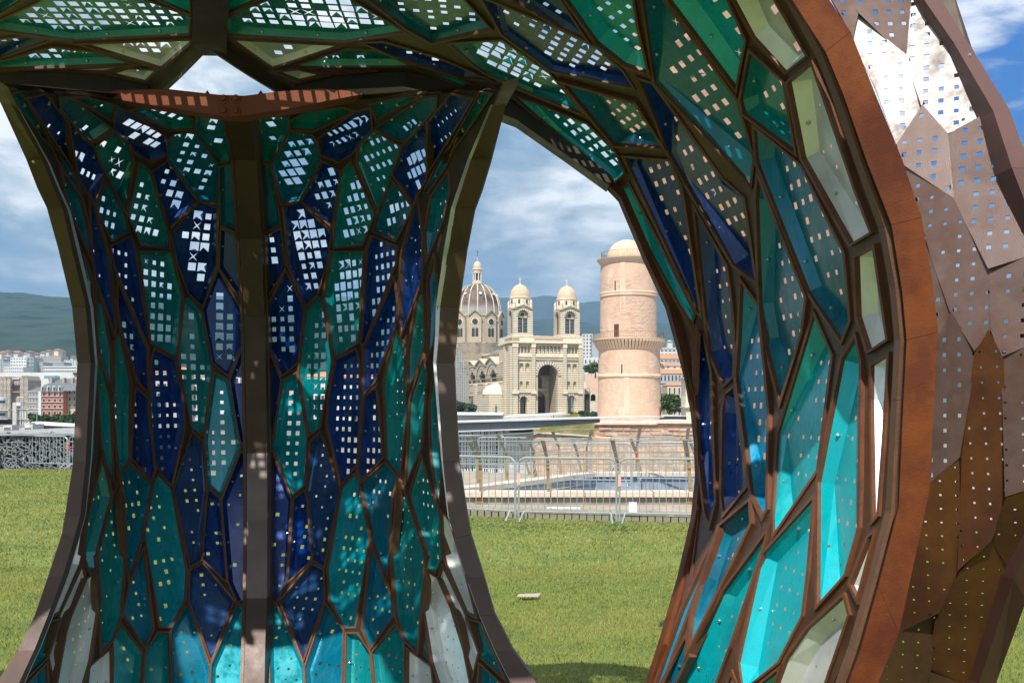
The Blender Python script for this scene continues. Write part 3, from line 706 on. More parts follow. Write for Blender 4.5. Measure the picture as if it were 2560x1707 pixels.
for i, (mk, poly) in enumerate(SKIN):
    poly = outset(poly, 3.6)[1]; pts = [lift(p, D_skin)+Vector((0, .004*((i*5) % 4), 0)) for p in poly]
    big = .40 if poly[0][1] < 340 else (.3 if poly[0][1] < 800 else .17)
    perforated(pts, M[mk], 'skin_panel', sculpture, (big*.7, big), (1, 0, 0), pitch=.067, seed=900+i, flat=True, thick=True)
for mk, poly in SKIN:
    o1 = outset(poly, 6)[1]; o2 = outset(poly, -5)[1]; k = len(o1)
    mesh('seam_strap', [lift(p, D_skin, .045) for p in o1]+[lift(p, D_skin, .045) for p in o2], [(i, (i+1) % k, k+(i+1) % k, k+i) for i in range(k)], M['arch'], sculpture)
SO = [(2290,-60),(2310,0),(2385,108),(2483,277),(2530,420),(2600,600),(2680,900),(2680,1180),(2590,1330),(2534,1447),(2447,1707),(2330,2130)]
SB = [(2330,-60),(2352,0),(2421,108),(2525,277),(2575,420),(2650,600),(2740,900),(2740,1180),(2650,1400),(2566,1500),(2490,1707),(2380,2130)]
beam(SO, SB, lambda x, y: D_skin(min(x, 2560), y)-.1, .14, m=M['outer'], name='outer_rib', seams=[2, 4, 8, 10])
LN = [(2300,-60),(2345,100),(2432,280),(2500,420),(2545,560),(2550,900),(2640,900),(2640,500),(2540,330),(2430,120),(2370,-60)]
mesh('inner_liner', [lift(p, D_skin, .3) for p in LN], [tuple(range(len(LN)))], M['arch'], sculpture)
strip([(2296,0),(2372,118),(2474,287)], 6, D_skin, th=.02, dy=-.03, name='skin_lip', m=M['skinP'])
# ---- sunlit back skin of the third leg, seen through the holes
BS = [(1660,-60),(1610,60),(1540,120),(1490,210),(1500,310),(1580,430),(1672,620),(1742,780),(1800,1000),(1835,1250),(1800,1400),(1740,1765),(2085,1765),(2140,1450),(2170,1200),(2185,900),(2150,560),(2080,300),(1985,80),(1950,-60)]
D_back = lambda x, y: interp(x, (1300, 1600, 2200), (6.3, 6.9, 7.2))
rows = np.linspace(-60, 1760, 16)
def span(y):
    xs = []
    for i in range(len(BS)):
        a = BS[i]; b = BS[(i+1) % len(BS)]
        if (a[1]-y)*(b[1]-y) <= 0 and a[1] != b[1]: xs.append(a[0]+(b[0]-a[0])*(y-a[1])/(b[1]-a[1]))
    return min(xs), max(xs)
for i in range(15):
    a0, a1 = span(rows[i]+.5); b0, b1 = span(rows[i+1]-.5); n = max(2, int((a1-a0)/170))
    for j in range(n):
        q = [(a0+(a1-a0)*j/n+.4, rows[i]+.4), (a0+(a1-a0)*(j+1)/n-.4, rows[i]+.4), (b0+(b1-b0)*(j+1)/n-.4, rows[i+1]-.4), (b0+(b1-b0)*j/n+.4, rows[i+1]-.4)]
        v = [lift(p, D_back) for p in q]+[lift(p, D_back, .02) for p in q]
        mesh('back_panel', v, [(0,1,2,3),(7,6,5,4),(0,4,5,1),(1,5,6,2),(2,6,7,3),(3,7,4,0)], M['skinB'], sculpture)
# ================================================================ GROUND AND TERRACE
def grass_extra(nt, b, tc):
    pass
M['lawn'] = mat('lawn_soil', (.07, .105, .018), .9, 0, [(.11, .15, .025), (.15, .175, .03), (.09, .13, .022)], .9, 9, .6, 60)
def blade_mat():
    m = bpy.data.materials.new('grass_blade'); m.use_nodes = True; nt = m.node_tree; b = nt.nodes['Principled BSDF']; b.inputs['Roughness'].default_value = .55; b.inputs['Specular IOR Level'].default_value = .3
    a = nt.nodes.new('ShaderNodeAttribute'); a.attribute_name = 'tint'
    g = nt.nodes.new('ShaderNodeNewGeometry'); n = nt.nodes.new('ShaderNodeTexNoise'); n.inputs['Scale'].default_value = .38; n.inputs['Detail'].default_value = 7; n.inputs['Roughness'].default_value = .6
    mp = nt.nodes.new('ShaderNodeVectorMath'); mp.operation = 'MULTIPLY'; mp.inputs[1].default_value = (.5, 1.3, 0)
    nt.links.new(g.outputs['Position'], mp.inputs[0]); nt.links.new(mp.outputs[0], n.inputs['Vector'])
    ad = nt.nodes.new('ShaderNodeMath'); ad.operation = 'MULTIPLY_ADD'; ad.inputs[1].default_value = .35; nt.links.new(a.outputs['Fac'], ad.inputs[0]); nt.links.new(n.outputs[0], ad.inputs[2])
    r = nt.nodes.new('ShaderNodeValToRGB'); e = r.color_ramp.elements
    for q in range(2): e.new(.5)
    for q, (p, c) in zip(e, [(.36, (.14, .195, .045)), (.54, (.22, .27, .07)), (.72, (.31, .335, .09)), (.92, (.42, .365, .11))]): q.position = p; q.color = (*c, 1)
    nt.links.new(ad.outputs[0], r.inputs[0]); nt.links.new(r.outputs[0], b.inputs['Base Color'])
    t = nt.nodes.new('ShaderNodeBsdfTranslucent'); nt.links.new(r.outputs[0], t.inputs[0])
    mx = nt.nodes.new('ShaderNodeMixShader'); mx.inputs[0].default_value = .3
    nt.links.new(b.outputs[0], mx.inputs[1]); nt.links.new(t.outputs[0], mx.inputs[2]); nt.links.new(mx.outputs[0], nt.nodes['Material Output'].inputs[0])
    return m
M['blade'] = blade_mat()
KX = [(-60, 34), (-20, 33.4), (-14.5, 33), (-9, 29.5), (-4.6, 24), (-2.6, 20.6), (-.9, 19.1), (.2, 18.6), (2.2, 18.2), (3.4, 17.85), (12, 15.6), (60, 3)]
def kerb_y(x): return float(np.interp(x, [a for a, b in KX], [b for a, b in KX]))
vs = []; fs = []
for x, y in KX: vs += [(x, -25, 0), (x, y, 0)]
for i in range(len(KX)-1): fs.append((2*i, 2*i+2, 2*i+3, 2*i+1))
tag(mesh('lawn_ground', vs, fs, M['lawn']), kind='structure')
def grass():
    g = np.random.default_rng(3); N1 = 210000; N2 = 160000
    y = np.concatenate([g.uniform(5.2, 13, N1), g.uniform(13, 36, N2)])
    x = np.concatenate([g.uniform(-6.8, 6.4, N1), g.uniform(-18, 4.5, N2)])
    lim = np.interp(x, [a for a, b in KX], [b for a, b in KX])-.06
    k = (y < lim) & (np.abs(x) < .56*y+.4); x = x[k]; y = y[k]; n = len(x)
    far = y > 13
    h = g.uniform(.016, .036, n)*np.where(far, 1.25, 1); w = g.uniform(.0025, .005, n)*np.where(far, 2.2, 1.0)*(1+y/40)
    a = g.uniform(0, np.pi*2, n); lx = g.normal(0, .35, n)*h; ly = g.normal(-.1, .35, n)*h
    v = np.zeros((n, 3, 3)); ca, sa = np.cos(a), np.sin(a)
    v[:, 0] = np.c_[x-ca*w, y-sa*w, np.zeros(n)]; v[:, 1] = np.c_[x+ca*w, y+sa*w, np.zeros(n)]; v[:, 2] = np.c_[x+lx, y+ly, h]
    me = bpy.data.meshes.new('grass'); me.vertices.add(n*3); me.vertices.foreach_set('co', v.ravel())
    me.loops.add(n*3); me.loops.foreach_set('vertex_index', np.arange(n*3)); me.polygons.add(n); me.polygons.foreach_set('loop_start', np.arange(0, n*3, 3))
    at = me.attributes.new('tint', 'FLOAT', 'POINT'); at.data.foreach_set('value', np.repeat(g.uniform(0, 1, n), 3).astype(np.float32))
    me.update(); me.validate(); me.materials.append(M['blade'])
    o = bpy.data.objects.new('grass', me); COL.objects.link(o); tag(o, 'short mown green grass of the lawn', 'grass', kind='stuff')
grass()
q_ = P(1320, 1499, 10.77); tag(mesh('paper_scrap', [(q_.x-.12, q_.y-.05, .05), (q_.x+.11, q_.y-.03, .045), (q_.x+.14, q_.y+.08, .06), (q_.x-.1, q_.y+.06, .055), (q_.x-.12, q_.y-.05, .044), (q_.x+.11, q_.y-.03, .039), (q_.x+.14, q_.y+.08, .054), (q_.x-.1, q_.y+.06, .049)], [(0, 1, 2, 3), (7, 6, 5, 4), (0, 4, 5, 1), (1, 5, 6, 2), (2, 6, 7, 3), (3, 7, 4, 0)], mat('off_white_paper', (.36, .33, .28), .9)), 'small off white scrap lying flat on the open lawn', 'scrap')
M['far_ground'] = mat('city_ground', (.22, .21, .19), .9, 0, [(.14, .15, .12), (.28, .26, .22)], .03, 6)
tag(mesh('city_ground', [(-14000, 36, -4), (14000, 36, -4), (14000, 12000, -4), (-14000, 12000, -4)], [(0, 1, 2, 3)], M['far_ground']), kind='structure')
M['pave'] = mat('terrace_paving', (.36, .30, .24), .85, 0, [(.30, .26, .21), (.42, .35, .28)], 1.4, 7, .2, 60)
_o = [(-4.6, 24.1), (-2.6, 20.75), (-.9, 19.25), (.2, 18.75), (2.2, 18.35), (3.4, 18), (12, 15.75), (30, 12), (30, 28.7), (1.5, 28.7), (-4.6, 33)]
_h = [(xat(1155, 21)+.25, 20.7), (xat(1487, 26)+6, 20.7), (xat(1487, 26)+6, 26.02), (xat(1487, 26)+.05, 26.02)]
_v, _f = cdt([_o, _h], lambda q: inside(q, _o) and not inside(q, _h))
tag(mesh('terrace_paving', [(x, y, .09) for x, y in _v], _f, M['pave']), kind='structure')
M['kerb'] = mat('kerb_stone', (.30, .27, .22), .9, 0, [(.22, .20, .16), (.36, .33, .27)], 5, 6, .4, 90)
kerb = thing('stone_kerb', 'low grey stone kerb of upright blocks between the grass and the crowd barriers', 'kerb')
x = -2.4
kb = None
while x < 3.9:
    y = kerb_y(x); x2 = x+.135; y2 = kerb_y(x2)
    b = MB().box(0, .12, 0, .16, 0, .12).build('kerb_block', M['kerb'], kerb) if kb is None else kb.copy()
    if kb is not None: COL.objects.link(b)
    kb = b; b.location = (x, y-.1, rng.uniform(-.012, .006)); b.rotation_euler = (0, 0, math.atan2(y2-y, .135)); x = x2
cap = MB()
for i in range(9):
    a = -2.5+i*.72; b = a+.71; ya, yb = kerb_y(a), kerb_y(b)
    cap.add([(a, ya-.11, .112), (b, yb-.11, .112), (b, yb+.28, .112), (a, ya+.28, .112), (a, ya-.11, .165), (b, yb-.11, .165), (b, yb+.28, .165), (a, ya+.28, .165)],
            [(0,3,2,1),(4,5,6,7),(0,1,5,4),(1,2,6,5),(2,3,7,6),(3,0,4,7)])
cap.build('kerb_cap', M['kerb'], kerb)
# light well with a pale coping
M['cope'] = mat('pale_coping', (.62, .54, .45), .8, 0, [(.54, .46, .38), (.68, .60, .51)], 3, 6, .2, 60)
M['concrete'] = mat('stained_concrete', (.27, .25, .22), .85, 0, [(.20, .18, .155), (.33, .31, .275)], 1.6, 8, .3, 40)
M['bluewall'] = mat('blue_grey_well_wall', (.26, .30, .36), .6, 0, [(.19, .22, .27), (.34, .38, .44), (.22, .25, .3)], .9, 8, .15, 30)
M['rustst'] = mat('rust_stain', (.30, .17, .07), .85, 0, [(.24, .15, .07)], 6, 5)
well = thing('light_well', 'sunken rectangular light well with pale stone coping and blue grey inner walls', 'light well')
zt = zat(1227, 20.5); xa = xat(1120, 20.5); xb = xat(1800, 20.5)
MB().box(xa-3, xb+3, 20.3, 20.7, -.05, zt-.105).build('front_wall', M['concrete'], well)
for i in range(9):
    a = xa+i*(xb-xa)/8; MB().box(a+.01, a+(xb-xa)/8-.01, 20.22, 20.78, zt-.1, zt+rng.uniform(-.004, .004)).build('coping_slab', M['cope'], well)
zb = zat(1183, 26); x2 = xat(1487, 26); x3 = x2+6
MB().box(x2, x3, 26, 26.4, zt-2.2, zb-.08).build('back_wall', M['bluewall'], well)
for i in range(4): MB().box(x2+i*1.4+.008, x2+i*1.4+1.39, 25.9, 26.45, zb-.08, zb+.02).build('coping_slab', M['cope'], well)
a = Vector((xat(1155, 21), 21, 0)); b = Vector((x2, 26, 0)); t = (b-a).normalized(); nn = Vector((-t.y, t.x, 0))
mb = MB(); mb.add([a+Vector((0, 0, -2)), b+Vector((0, 0, -2)), b+nn*.3+Vector((0, 0, -2)), a+nn*.3+Vector((0, 0, -2)), a+Vector((0, 0, zt-.1)), b+Vector((0, 0, zt-.1)), b+nn*.3+Vector((0, 0, zt-.1)), a+nn*.3+Vector((0, 0, zt-.1))],
   [(0,3,2,1),(4,5,6,7),(0,1,5,4),(1,2,6,5),(2,3,7,6),(3,0,4,7)]); mb.build('side_wall', M['bluewall'], well)
L = (b-a).length
for i in range(5):
    p = a+t*(L*i/5+.01)-nn*.05; q = a+t*(L*(i+1)/5-.01)-nn*.05
    MB().add([(*p.xy, zt-.1), (*q.xy, zt-.1), (*(q+nn*.45).xy, zt-.1), (*(p+nn*.45).xy, zt-.1), (*p.xy, zt+.01), (*q.xy, zt+.01), (*(q+nn*.45).xy, zt+.01), (*(p+nn*.45).xy, zt+.01)],
       [(0,3,2,1),(4,5,6,7),(0,1,5,4),(1,2,6,5),(2,3,7,6),(3,0,4,7)]).build('coping_slab', M['cope'], well)
for xx in (1198, 1722): MB().box(xat(xx-8, 20.28), xat(xx+8, 20.28), 20.285, 20.3, .05, zt-.11).build('rust_streak', M['rustst'], well)
MB().box(xat(1362, 19.6), xat(1452, 19.6), 19.3, 19.9, .09, .12).build('drain_slab', M['concrete'], well)
MB().box(xat(1366, 19.2), xat(1450, 19.2), 19.05, 19.15, .092, .16).build('white_grille', mat('white_metal', (.7, .7, .68), .4), well)
# ---- crowd barriers
M['galv'] = mat('galvanised_steel', (.50, .54, .56), .42, .55, [(.42, .46, .48)], 4, 4)
M['red'] = mat('red_reflector', (.75, .05, .03), .5); M['redw'] = mat('faded_pink_reflector', (.8, .42, .36), .5); M['white'] = mat('white_plate', (.72, .74, .74), .5)
def make_barrier(label, group, W=1.84):
    t = thing('crowd_barrier', label, 'barrier', group=group); z0, z1, r = .17, 1.08, .019; c = .13
    pts = [(0, 0, .04), (0, 0, z1-c)]+[(c-c*math.cos(q), 0, z1-c+c*math.sin(q)) for q in (.4, .8, 1.2)]+[(c, 0, z1), (W-c, 0, z1)]+[(W-c+c*math.sin(q), 0, z1-c+c*math.cos(q)) for q in (.4, .8, 1.2)]+[(W, 0, z1-c), (W, 0, .04)]
    MB().tube(pts, r, 6).build('outer_tube', M['galv'], t, True)
    MB().tube([(.01, 0, z0), (W-.01, 0, z0)], .015, 6).build('bottom_rail', M['galv'], t, True)
    b0 = MB().tube([(0, 0, z0+.004), (0, 0, z1-.012)], .0075, 5).build('bar', M['galv'], t, True); n = 14
    for i in range(n):
        b = b0 if i == 0 else b0.copy()
        if i: COL.objects.link(b)
        b.location = (W*(i+1)/(n+1), 0, 0)
    for s, xx in ((1, .05), (-1, W-.05)):
        f = MB(); f.tube([(xx+s*.05, -.0, z0), (xx-s*.0, -.26, .02)], .016, 6); f.tube([(xx+s*.05, 0, z0), (xx, .26, .02)], .016, 6); f.build('foot', M['galv'], t)
    MB().box(W-.01, W+.06, -.012, .012, .45, .475).box(W-.01, W+.06, -.012, .012, .84, .865).build('hook', M['galv'], t)
    return t
def bar_at(proto, first, p, q, label, group, refl=None, plate_=False):
    t = proto if first else copy_tree(proto)
    v = Vector(q)-Vector(p); L = v.xy.length; t.location = p; t.rotation_euler = (0, 0, math.atan2(v.y, v.x)); t.scale = (L/1.84, 1, 1); t['label'] = label; t['group'] = group
    if refl: MB().box(-.025, .025, -.03, -.021, .62, .82).build('reflector', refl, t)
    if plate_: MB().box(.17, .32, -.012, -.008, .19, .36).build('number_plate', M['white'], t)
    return t
G1 = 'crowd barriers lined up along the kerb'; G2 = 'crowd barriers on the terrace beyond the light well'; G3 = 'crowd barriers in front of the lattice wall'
proto = make_barrier('x', G1)
def gp(x, y, z=0): Y = (H-z)*F/(y-HY); return (xat(x, Y), Y, z)
bar_at(proto, True, gp(1050, 1288, .14), gp(1288, 1302, .14), 'grey steel crowd barrier on the kerb nearest the perforated leg, running out of its shadow', G1)
bar_at(proto, False, gp(1297, 1303, .14), gp(1541, 1308, .14), 'whole grey steel crowd barrier in the middle of the kerb row with a pink reflector', G1, M['redw'])
b3 = bar_at(proto, False, gp(1549, 1308, .14), gp(1800, 1312, .14), 'grey steel crowd barrier with a small white plate, half hidden by the blue leg', G1, M['redw'], True)
for i, (x0, x1, y0, y1, rf) in enumerate([(-90, 33, 1163, 1167, None), (39, 168, 1168, 1172, M['red']), (173, 300, 1172, 1176, M['red'])]):
    bar_at(proto, False, gp(x0, y0), gp(x1, y1), ['leftmost grey crowd barrier before the lattice wall, cut by the frame', 'whole grey crowd barrier before the lattice wall with a red reflector on its post', 'grey crowd barrier before the lattice wall mostly hidden behind the rusty rib'][i], G3, rf, i == 1)
for i, (x0, x1, Y, rf) in enumerate([(1195, 1326, 29, M['red']), (1333, 1478, 28, M['red']), (1336, 1578, 24.6, None), (1595, 1742, 25, M['red']), (1525, 1690, 30, None), (1140, 1262, 31, M['red'])]):
    bar_at(proto, False, (xat(x0, Y+.4), Y+.4, .09), (xat(x1, Y), Y, .09), ['grey barrier before the glass building, just beneath the end of its dark roof', 'grey barrier beyond the well standing before the pale concrete block', 'widest grey barrier beyond the well, its rounded right corner before the brick wall', 'grey barrier beyond the well reaching under the blue leg of the sculpture', 'farthest grey barrier standing close to the foot of the brick fort wall', 'grey barrier beyond the well before the glass building, nearest the perforated leg'][i], G2, rf)
# ---- leaning post-and-wire fences
M['oldpost'] = mat('green_grey_old_steel', (.15, .155, .13), .7, .2, [(.20, .19, .14), (.11, .11, .09)], 3, 6)
M['rustpost'] = mat('rusty_post', (.24, .15, .08), .8, .1, [(.30, .24, .15), (.20, .10, .05)], 6, 6)
M['wire'] = mat('fence_rail_grey_green', (.26, .29, .27), .6, .3)
def fence(label, posts, Y0, Y1, rails, mesh_wires=()):
    t = thing('leaning_fence', label, 'fence')
    for i, (xb_, yb_, xm, ym, xt, yt) in enumerate(posts):
        Y = Y0 if isinstance(Y0, (int, float)) and Y0 == Y1 else Y0+(Y1-Y0)*i/max(1, len(posts)-1)
        p = MB(); a, b, c = P(xb_, yb_, Y), P(xm, ym, Y), P(xt, yt, Y-.15); w = .035
        p.add([a+Vector((-w, -w*.5, 0)), a+Vector((w, -w*.5, 0)), b+Vector((w, -w*.5, 0)), b+Vector((-w, -w*.5, 0)), a+Vector((-w, w, 0)), a+Vector((w, w, 0)), b+Vector((w, w, 0)), b+Vector((-w, w, 0))],
              [(0,1,2,3),(7,6,5,4),(0,4,5,1),(1,5,6,2),(2,6,7,3),(3,7,4,0)]); po = p.build('post', M['rustpost'], t)
        q = MB(); w2 = .045
        q.add([b+Vector((-w*.6, -w, 0)), b+Vector((w, -w, 0)), c+Vector((w2, -w, 0)), c+Vector((-w2, -w, 0)), b+Vector((-w*.6, w, 0)), b+Vector((w, w, 0)), c+Vector((w2, w, 0)), c+Vector((-w2, w, 0))],
              [(0,1,2,3),(7,6,5,4),(0,4,5,1),(1,5,6,2),(2,6,7,3),(3,7,4,0)]); q.build('leaning_arm', M['oldpost'], po)
    for (pa, pb, r) in rails:
        MB().tube([P(pa[0], pa[1], Y0-.1), P((pa[0]+pb[0])/2, (pa[1]+pb[1])/2+1.5, (Y0+Y1)/2-.1), P(pb[0], pb[1], Y1-.1)], r, 5).build('rail', M['wire'], t)
    return t
fence('nearer leaning fence of rusty posts and grey rails standing on the front coping', [(1203, 1230, 1200, 1152, 1187, 1101), (1372, 1237, 1369, 1156, 1357, 1101), (1545, 1239, 1543, 1157, 1531, 1100), (1727, 1238, 1722, 1157, 1712, 1100)], 20.4, 20.4,
      [((1120, 1103), (1760, 1099), .015), ((1120, 1128), (1760, 1129), .011), ((1120, 1152), (1760, 1141), .008), ((1120, 1158), (1760, 1158), .013), ((1120, 1208), (1760, 1206), .004), ((1120, 1217), (1760, 1221), .004)])
fence('farther leaning fence of mustard stained posts climbing beside the glass building', [(1196, 1207, 1191, 1144, 1168, 1092), (1267, 1199, 1265, 1136, 1245, 1086), (1337, 1192, 1334, 1131, 1314, 1082), (1401, 1186, 1398, 1122, 1381, 1077)], 23, 26,
      [((1140, 1092), (1460, 1072), .015), ((1140, 1116), (1460, 1098), .010), ((1140, 1145), (1460, 1118), .010), ((1140, 1154), (1480, 1126), .008)])
fence('farthest fence with posts leaning away before the brick fort wall', [(1466, 1178, 1466, 1118, 1480, 1073), (1592, 1177, 1592, 1114, 1600, 1071), (1713, 1179, 1714, 1118, 1721, 1070)], 28, 28,
      [((1400, 1073), (1760, 1069), .014), ((1400, 1083), (1760, 1081), .009), ((1400, 1097), (1760, 1093), .011), ((1400, 1114), (1760, 1114), .011)])
for xx, ly in ((1299, 1094), (1433, 1097), (1577, 1096), (1722, 1095)):
    pass
fence('thin dark inner fence leaning left between the nearer and farther rails', [(1324, 1187, 1310, 1140, 1297, 1094), (1453, 1184, 1446, 1142, 1432, 1099), (1602, 1180, 1592, 1140, 1577, 1096), (1745, 1182, 1738, 1140, 1723, 1096)], 27, 27,
      [((1200, 1112), (1760, 1108), .009), ((1200, 1136), (1760, 1130), .009)])
# ================================================================ THE LATTICE-CLAD MUSEUM BLOCK
M['lattice'] = mat('grey_fibre_concrete', (.27, .285, .295), .8, 0, [(.21, .225, .235)], 2, 4)
M['dark'] = mat('dark_interior', (.015, .017, .02), .6); M['deck'] = mat('grey_parapet', (.30, .315, .32), .8, 0, [(.25, .265, .27), (.34, .355, .36)], .8, 7, .3, 30)
mus = thing('lattice_building', 'low grey building wrapped in a branching concrete lattice beyond the lawn', 'building')
Ym = 33.7; X0, X1 = xat(-140, Ym), xat(330, Ym); Z1 = 1.15; Z0 = zat(1200, Ym)
MB().box(X0, X1, Ym+1.2, Ym+9, Z0, Z1-.12).build('dark_wall', M['dark'], mus)
MB().add([(X0, Ym-.1, Z1), (X1, Ym-.1, Z1+.03), (X1, Ym+9, Z1+.05), (X0, Ym+9, Z1), (X0, Ym-.1, Z1-.07), (X1, Ym-.1, Z1-.04), (X1, Ym+9, Z1-.1), (X0, Ym+9, Z1-.1)], [(0,1,2,3),(4,5,1,0),(7,6,5,4),(1,5,6,2),(3,2,6,7),(0,3,7,4)]).build('parapet', M['deck'], mus)
def voronoi_lattice(x0, x1, z0, z1, step, seed, y, w):
    """branching bars between jittered points, as real prisms"""
    g = random.Random(seed); mb = MB(); nx = int((x1-x0)/step); nz = int((z1-z0)/step)
    pt = {(i, j): (x0+(i+.5*(j % 2)+g.uniform(-.42, .42))*step, z0+(j+g.uniform(-.45, .45))*step) for i in range(nx+2) for j in range(nz+2)}
    for (i, j), p in pt.items():
        for di, dj in ((1, 0), (0, 1), (1, 1) if g.random() < .5 else (-1, 1)):
            q = pt.get((i+di, j+dj))
            if not q or g.random() < .2: continue
            if not (x0 <= p[0] <= x1 and x0 <= q[0] <= x1 and z0-.2 <= min(p[1], q[1]) and max(p[1], q[1]) <= z1+.1): continue
            L = math.dist(p, q) or 1; ww = w*g.uniform(.6, 1.5); nx_, nz_ = -(q[1]-p[1])/L*ww, (q[0]-p[0])/L*ww
            mb.xz([(p[0]-nx_, p[1]-nz_), (q[0]-nx_*.6, q[1]-nz_*.6), (q[0]+nx_*.6, q[1]+nz_*.6), (p[0]+nx_, p[1]+nz_)], y, y+.1)
    return mb
tag(voronoi_lattice(X0, X1, Z0, Z1-.02, .14, 4, Ym, .0135).build('lattice_screen', M['lattice'], mus), kind='stuff')
# ---- glass and concrete gallery, its dark roof deck and the white hall behind
M['glass'] = mat('green_grey_glass', (.10, .15, .16), .08, .2, [(.18, .24, .25), (.06, .09, .1)], .6, 4)
M['wpaint'] = mat('white_painted_metal', (.72, .74, .74), .5); M['lconc'] = mat('pale_concrete', (.50, .50, .49), .8, 0, [(.44, .44, .43), (.55, .55, .54)], .5, 6)
M['slate'] = mat('dark_deck_edge', (.13, .15, .18), .6, 0, [(.17, .19, .22), (.10, .12, .15)], .5, 6, .2, 10)
gal = thing('glass_gallery', 'glass walled gallery with white posts under a long dark roof edge', 'building')
Yg = 58.0; gx0, gx1 = xat(1090, Yg), xat(1262, Yg)
MB().box(gx0, gx1, Yg, Yg+6, zat(1200, Yg), zat(1076, Yg)).build('glass_wall', M['glass'], gal)
g_ = random.Random(5)
for i in range(34):
    xx = gx0+(gx1-gx0)*(i+.5)/34+g_.uniform(-.03, .03); w = g_.choice((.025, .04, .075))
    MB().box(xx-w, xx+w, Yg-.2, Yg-.02, zat(1196-g_.choice((0, 0, 6)), Yg), zat(1078, Yg)).build('white_post', M['wpaint'], gal)
for zz in (1098, 1122, 1143, 1164): MB().box(gx0, gx1, Yg-.26, Yg-.21, zat(zz+1.3, Yg), zat(zz, Yg)).build('transom', M['wpaint'], gal)
MB().box(gx1+.01, xat(1334, Yg), Yg-.4, Yg+6, zat(1190, Yg), zat(1074, Yg)).build('concrete_block', M['lconc'], gal)
for zz in (1085, 1094, 1103, 1112): MB().box(gx1+.05, xat(1331, Yg), Yg-.46, Yg-.41, zat(zz+1, Yg), zat(zz, Yg)).build('cladding_board', M['wpaint'], gal)
MB().box(xat(1274, Yg), xat(1330, Yg), Yg-.52, Yg-.47, zat(1080, Yg), zat(1074.5, Yg)).build('slot_window', M['dark'], gal)
Yd = 62.0
def slant(name, pts, Ya, Yb, m, par):
    n = len(pts); v = [P(x, y, Ya) for x, y in pts]; w = [p+Vector((0, Yb-Ya, 0)) for p in v]
    return mesh(name, v+w, [tuple(range(n)), tuple(range(2*n-1, n-1, -1))]+[(i, n+i, n+(i+1) % n, (i+1) % n) for i in range(n)], m, par)
slant('roof_edge', [(1090, 1078), (1290, 1071), (1420, 1063), (1500, 1056), (1500, 1047), (1420, 1049), (1290, 1053), (1090, 1059)], 56.5, 62, M['slate'], gal)
slant('roof_rim', [(1090, 1058.6), (1290, 1052.6), (1420, 1048.6), (1660, 1043), (1660, 1041), (1420, 1046), (1290, 1050), (1090, 1056)], 56.2, 62.4, M['lconc'], gal)
slant('lower_rim', [(1090, 1082), (1290, 1075), (1350, 1072), (1350, 1069), (1290, 1071.5), (1090, 1078.5)], 56.3, 58, M['lconc'], gal)
hall = thing('white_hall', 'long low white hall with a strip of dark windows below the cathedral', 'building')
Yh = 120.0
slant('wall', [(1080, 1062), (1258, 1056), (1258, 1049), (1425, 1047), (1425, 1034), (1256, 1043), (1256, 1036), (1080, 1034)], Yh, Yh+25, M['lconc'], hall)
for i in range(9):
    x0 = 1141+i*12.4; slant('window', [(x0, 1055-i*.45), (x0+10.4, 1054.6-i*.45), (x0+10.4, 1050.4-i*.35), (x0, 1050.8-i*.35)], Yh-.3, Yh-.02, M['dark'], hall)
slant('roof_edge', [(1080, 1037), (1256, 1037.5), (1256, 1035), (1080, 1033)], Yh-.5, Yh+26, M['wpaint'], hall)
deck2 = thing('roof_walk', 'dark walkway roof glimpsed to the right of the round tower', 'building')
slant('wall', [(1650, 1053), (1716, 1053), (1716, 1041), (1650, 1041)], 130, 140, M['slate'], deck2)
slant('rim', [(1650, 1041), (1716, 1041), (1716, 1038.5), (1650, 1038.5)], 129.5, 141, M['lconc'], deck2)
# ================================================================ FORT WALL, ROUND TOWER
def stone_extra(scale):
    def f(nt, b, tc):
        v = nt.nodes.new('ShaderNodeTexNoise'); v.inputs['Scale'].default_value = scale*.8; v.inputs['Detail'].default_value = 7; v.inputs['Roughness'].default_value = .7
        mp = nt.nodes.new('ShaderNodeMapping'); mp.inputs['Scale'].default_value = (1, 1, 2.3)
        nt.links.new(tc.outputs['Object'], mp.inputs[0]); nt.links.new(mp.outputs[0], v.inputs['Vector'])
        q = nt.nodes.new('ShaderNodeBump'); q.inputs['Strength'].default_value = .8; q.inputs['Distance'].default_value = .22; nt.links.new(v.outputs[0], q.inputs['Height'])
        n = nt.nodes.new('ShaderNodeTexNoise'); n.inputs['Scale'].default_value = .35; n.inputs['Detail'].default_value = 3; nt.links.new(tc.outputs['Object'], n.inputs['Vector'])
        r = nt.nodes.new('ShaderNodeMapRange'); r.inputs[1].default_value = .42; r.inputs[2].default_value = .62; r.inputs[4].default_value = .8; nt.links.new(n.outputs[0], r.inputs[0]); nt.links.new(r.outputs[0], q.inputs['Strength'])
        nt.links.new(q.outputs[0], b.inputs['Normal'])
    return f
M['pink'] = mat('pink_limestone', (.58, .38, .27), .9, 0, [(.66, .46, .35), (.60, .41, .30), (.70, .51, .40)], .55, 8, extra=stone_extra(2.2))
M['ashlar'] = mat('pale_tower_ashlar', (.64, .46, .34), .85, 0, [(.69, .52, .39), (.58, .41, .30)], .6, 7, .1, 8)
M['capst'] = mat('peach_cap_stone', (.66, .47, .31), .9, 0, [(.72, .54, .38), (.60, .42, .28)], .8, 8, .3, 6)
M['fortwall'] = mat('coursed_fort_stone', (.54, .35, .22), .95, 0, [(.66, .48, .34), (.46, .29, .18), (.64, .47, .35)], .9, 9, extra=stone_extra(2.6))
tower = thing('round_fort_tower', 'tall round pink stone tower with a small dome and a corbelled gallery', 'tower')
Yt = 90.0; cx = xat(1571, Yt); S = Yt/F
def tz(y): return zat(y, Yt)
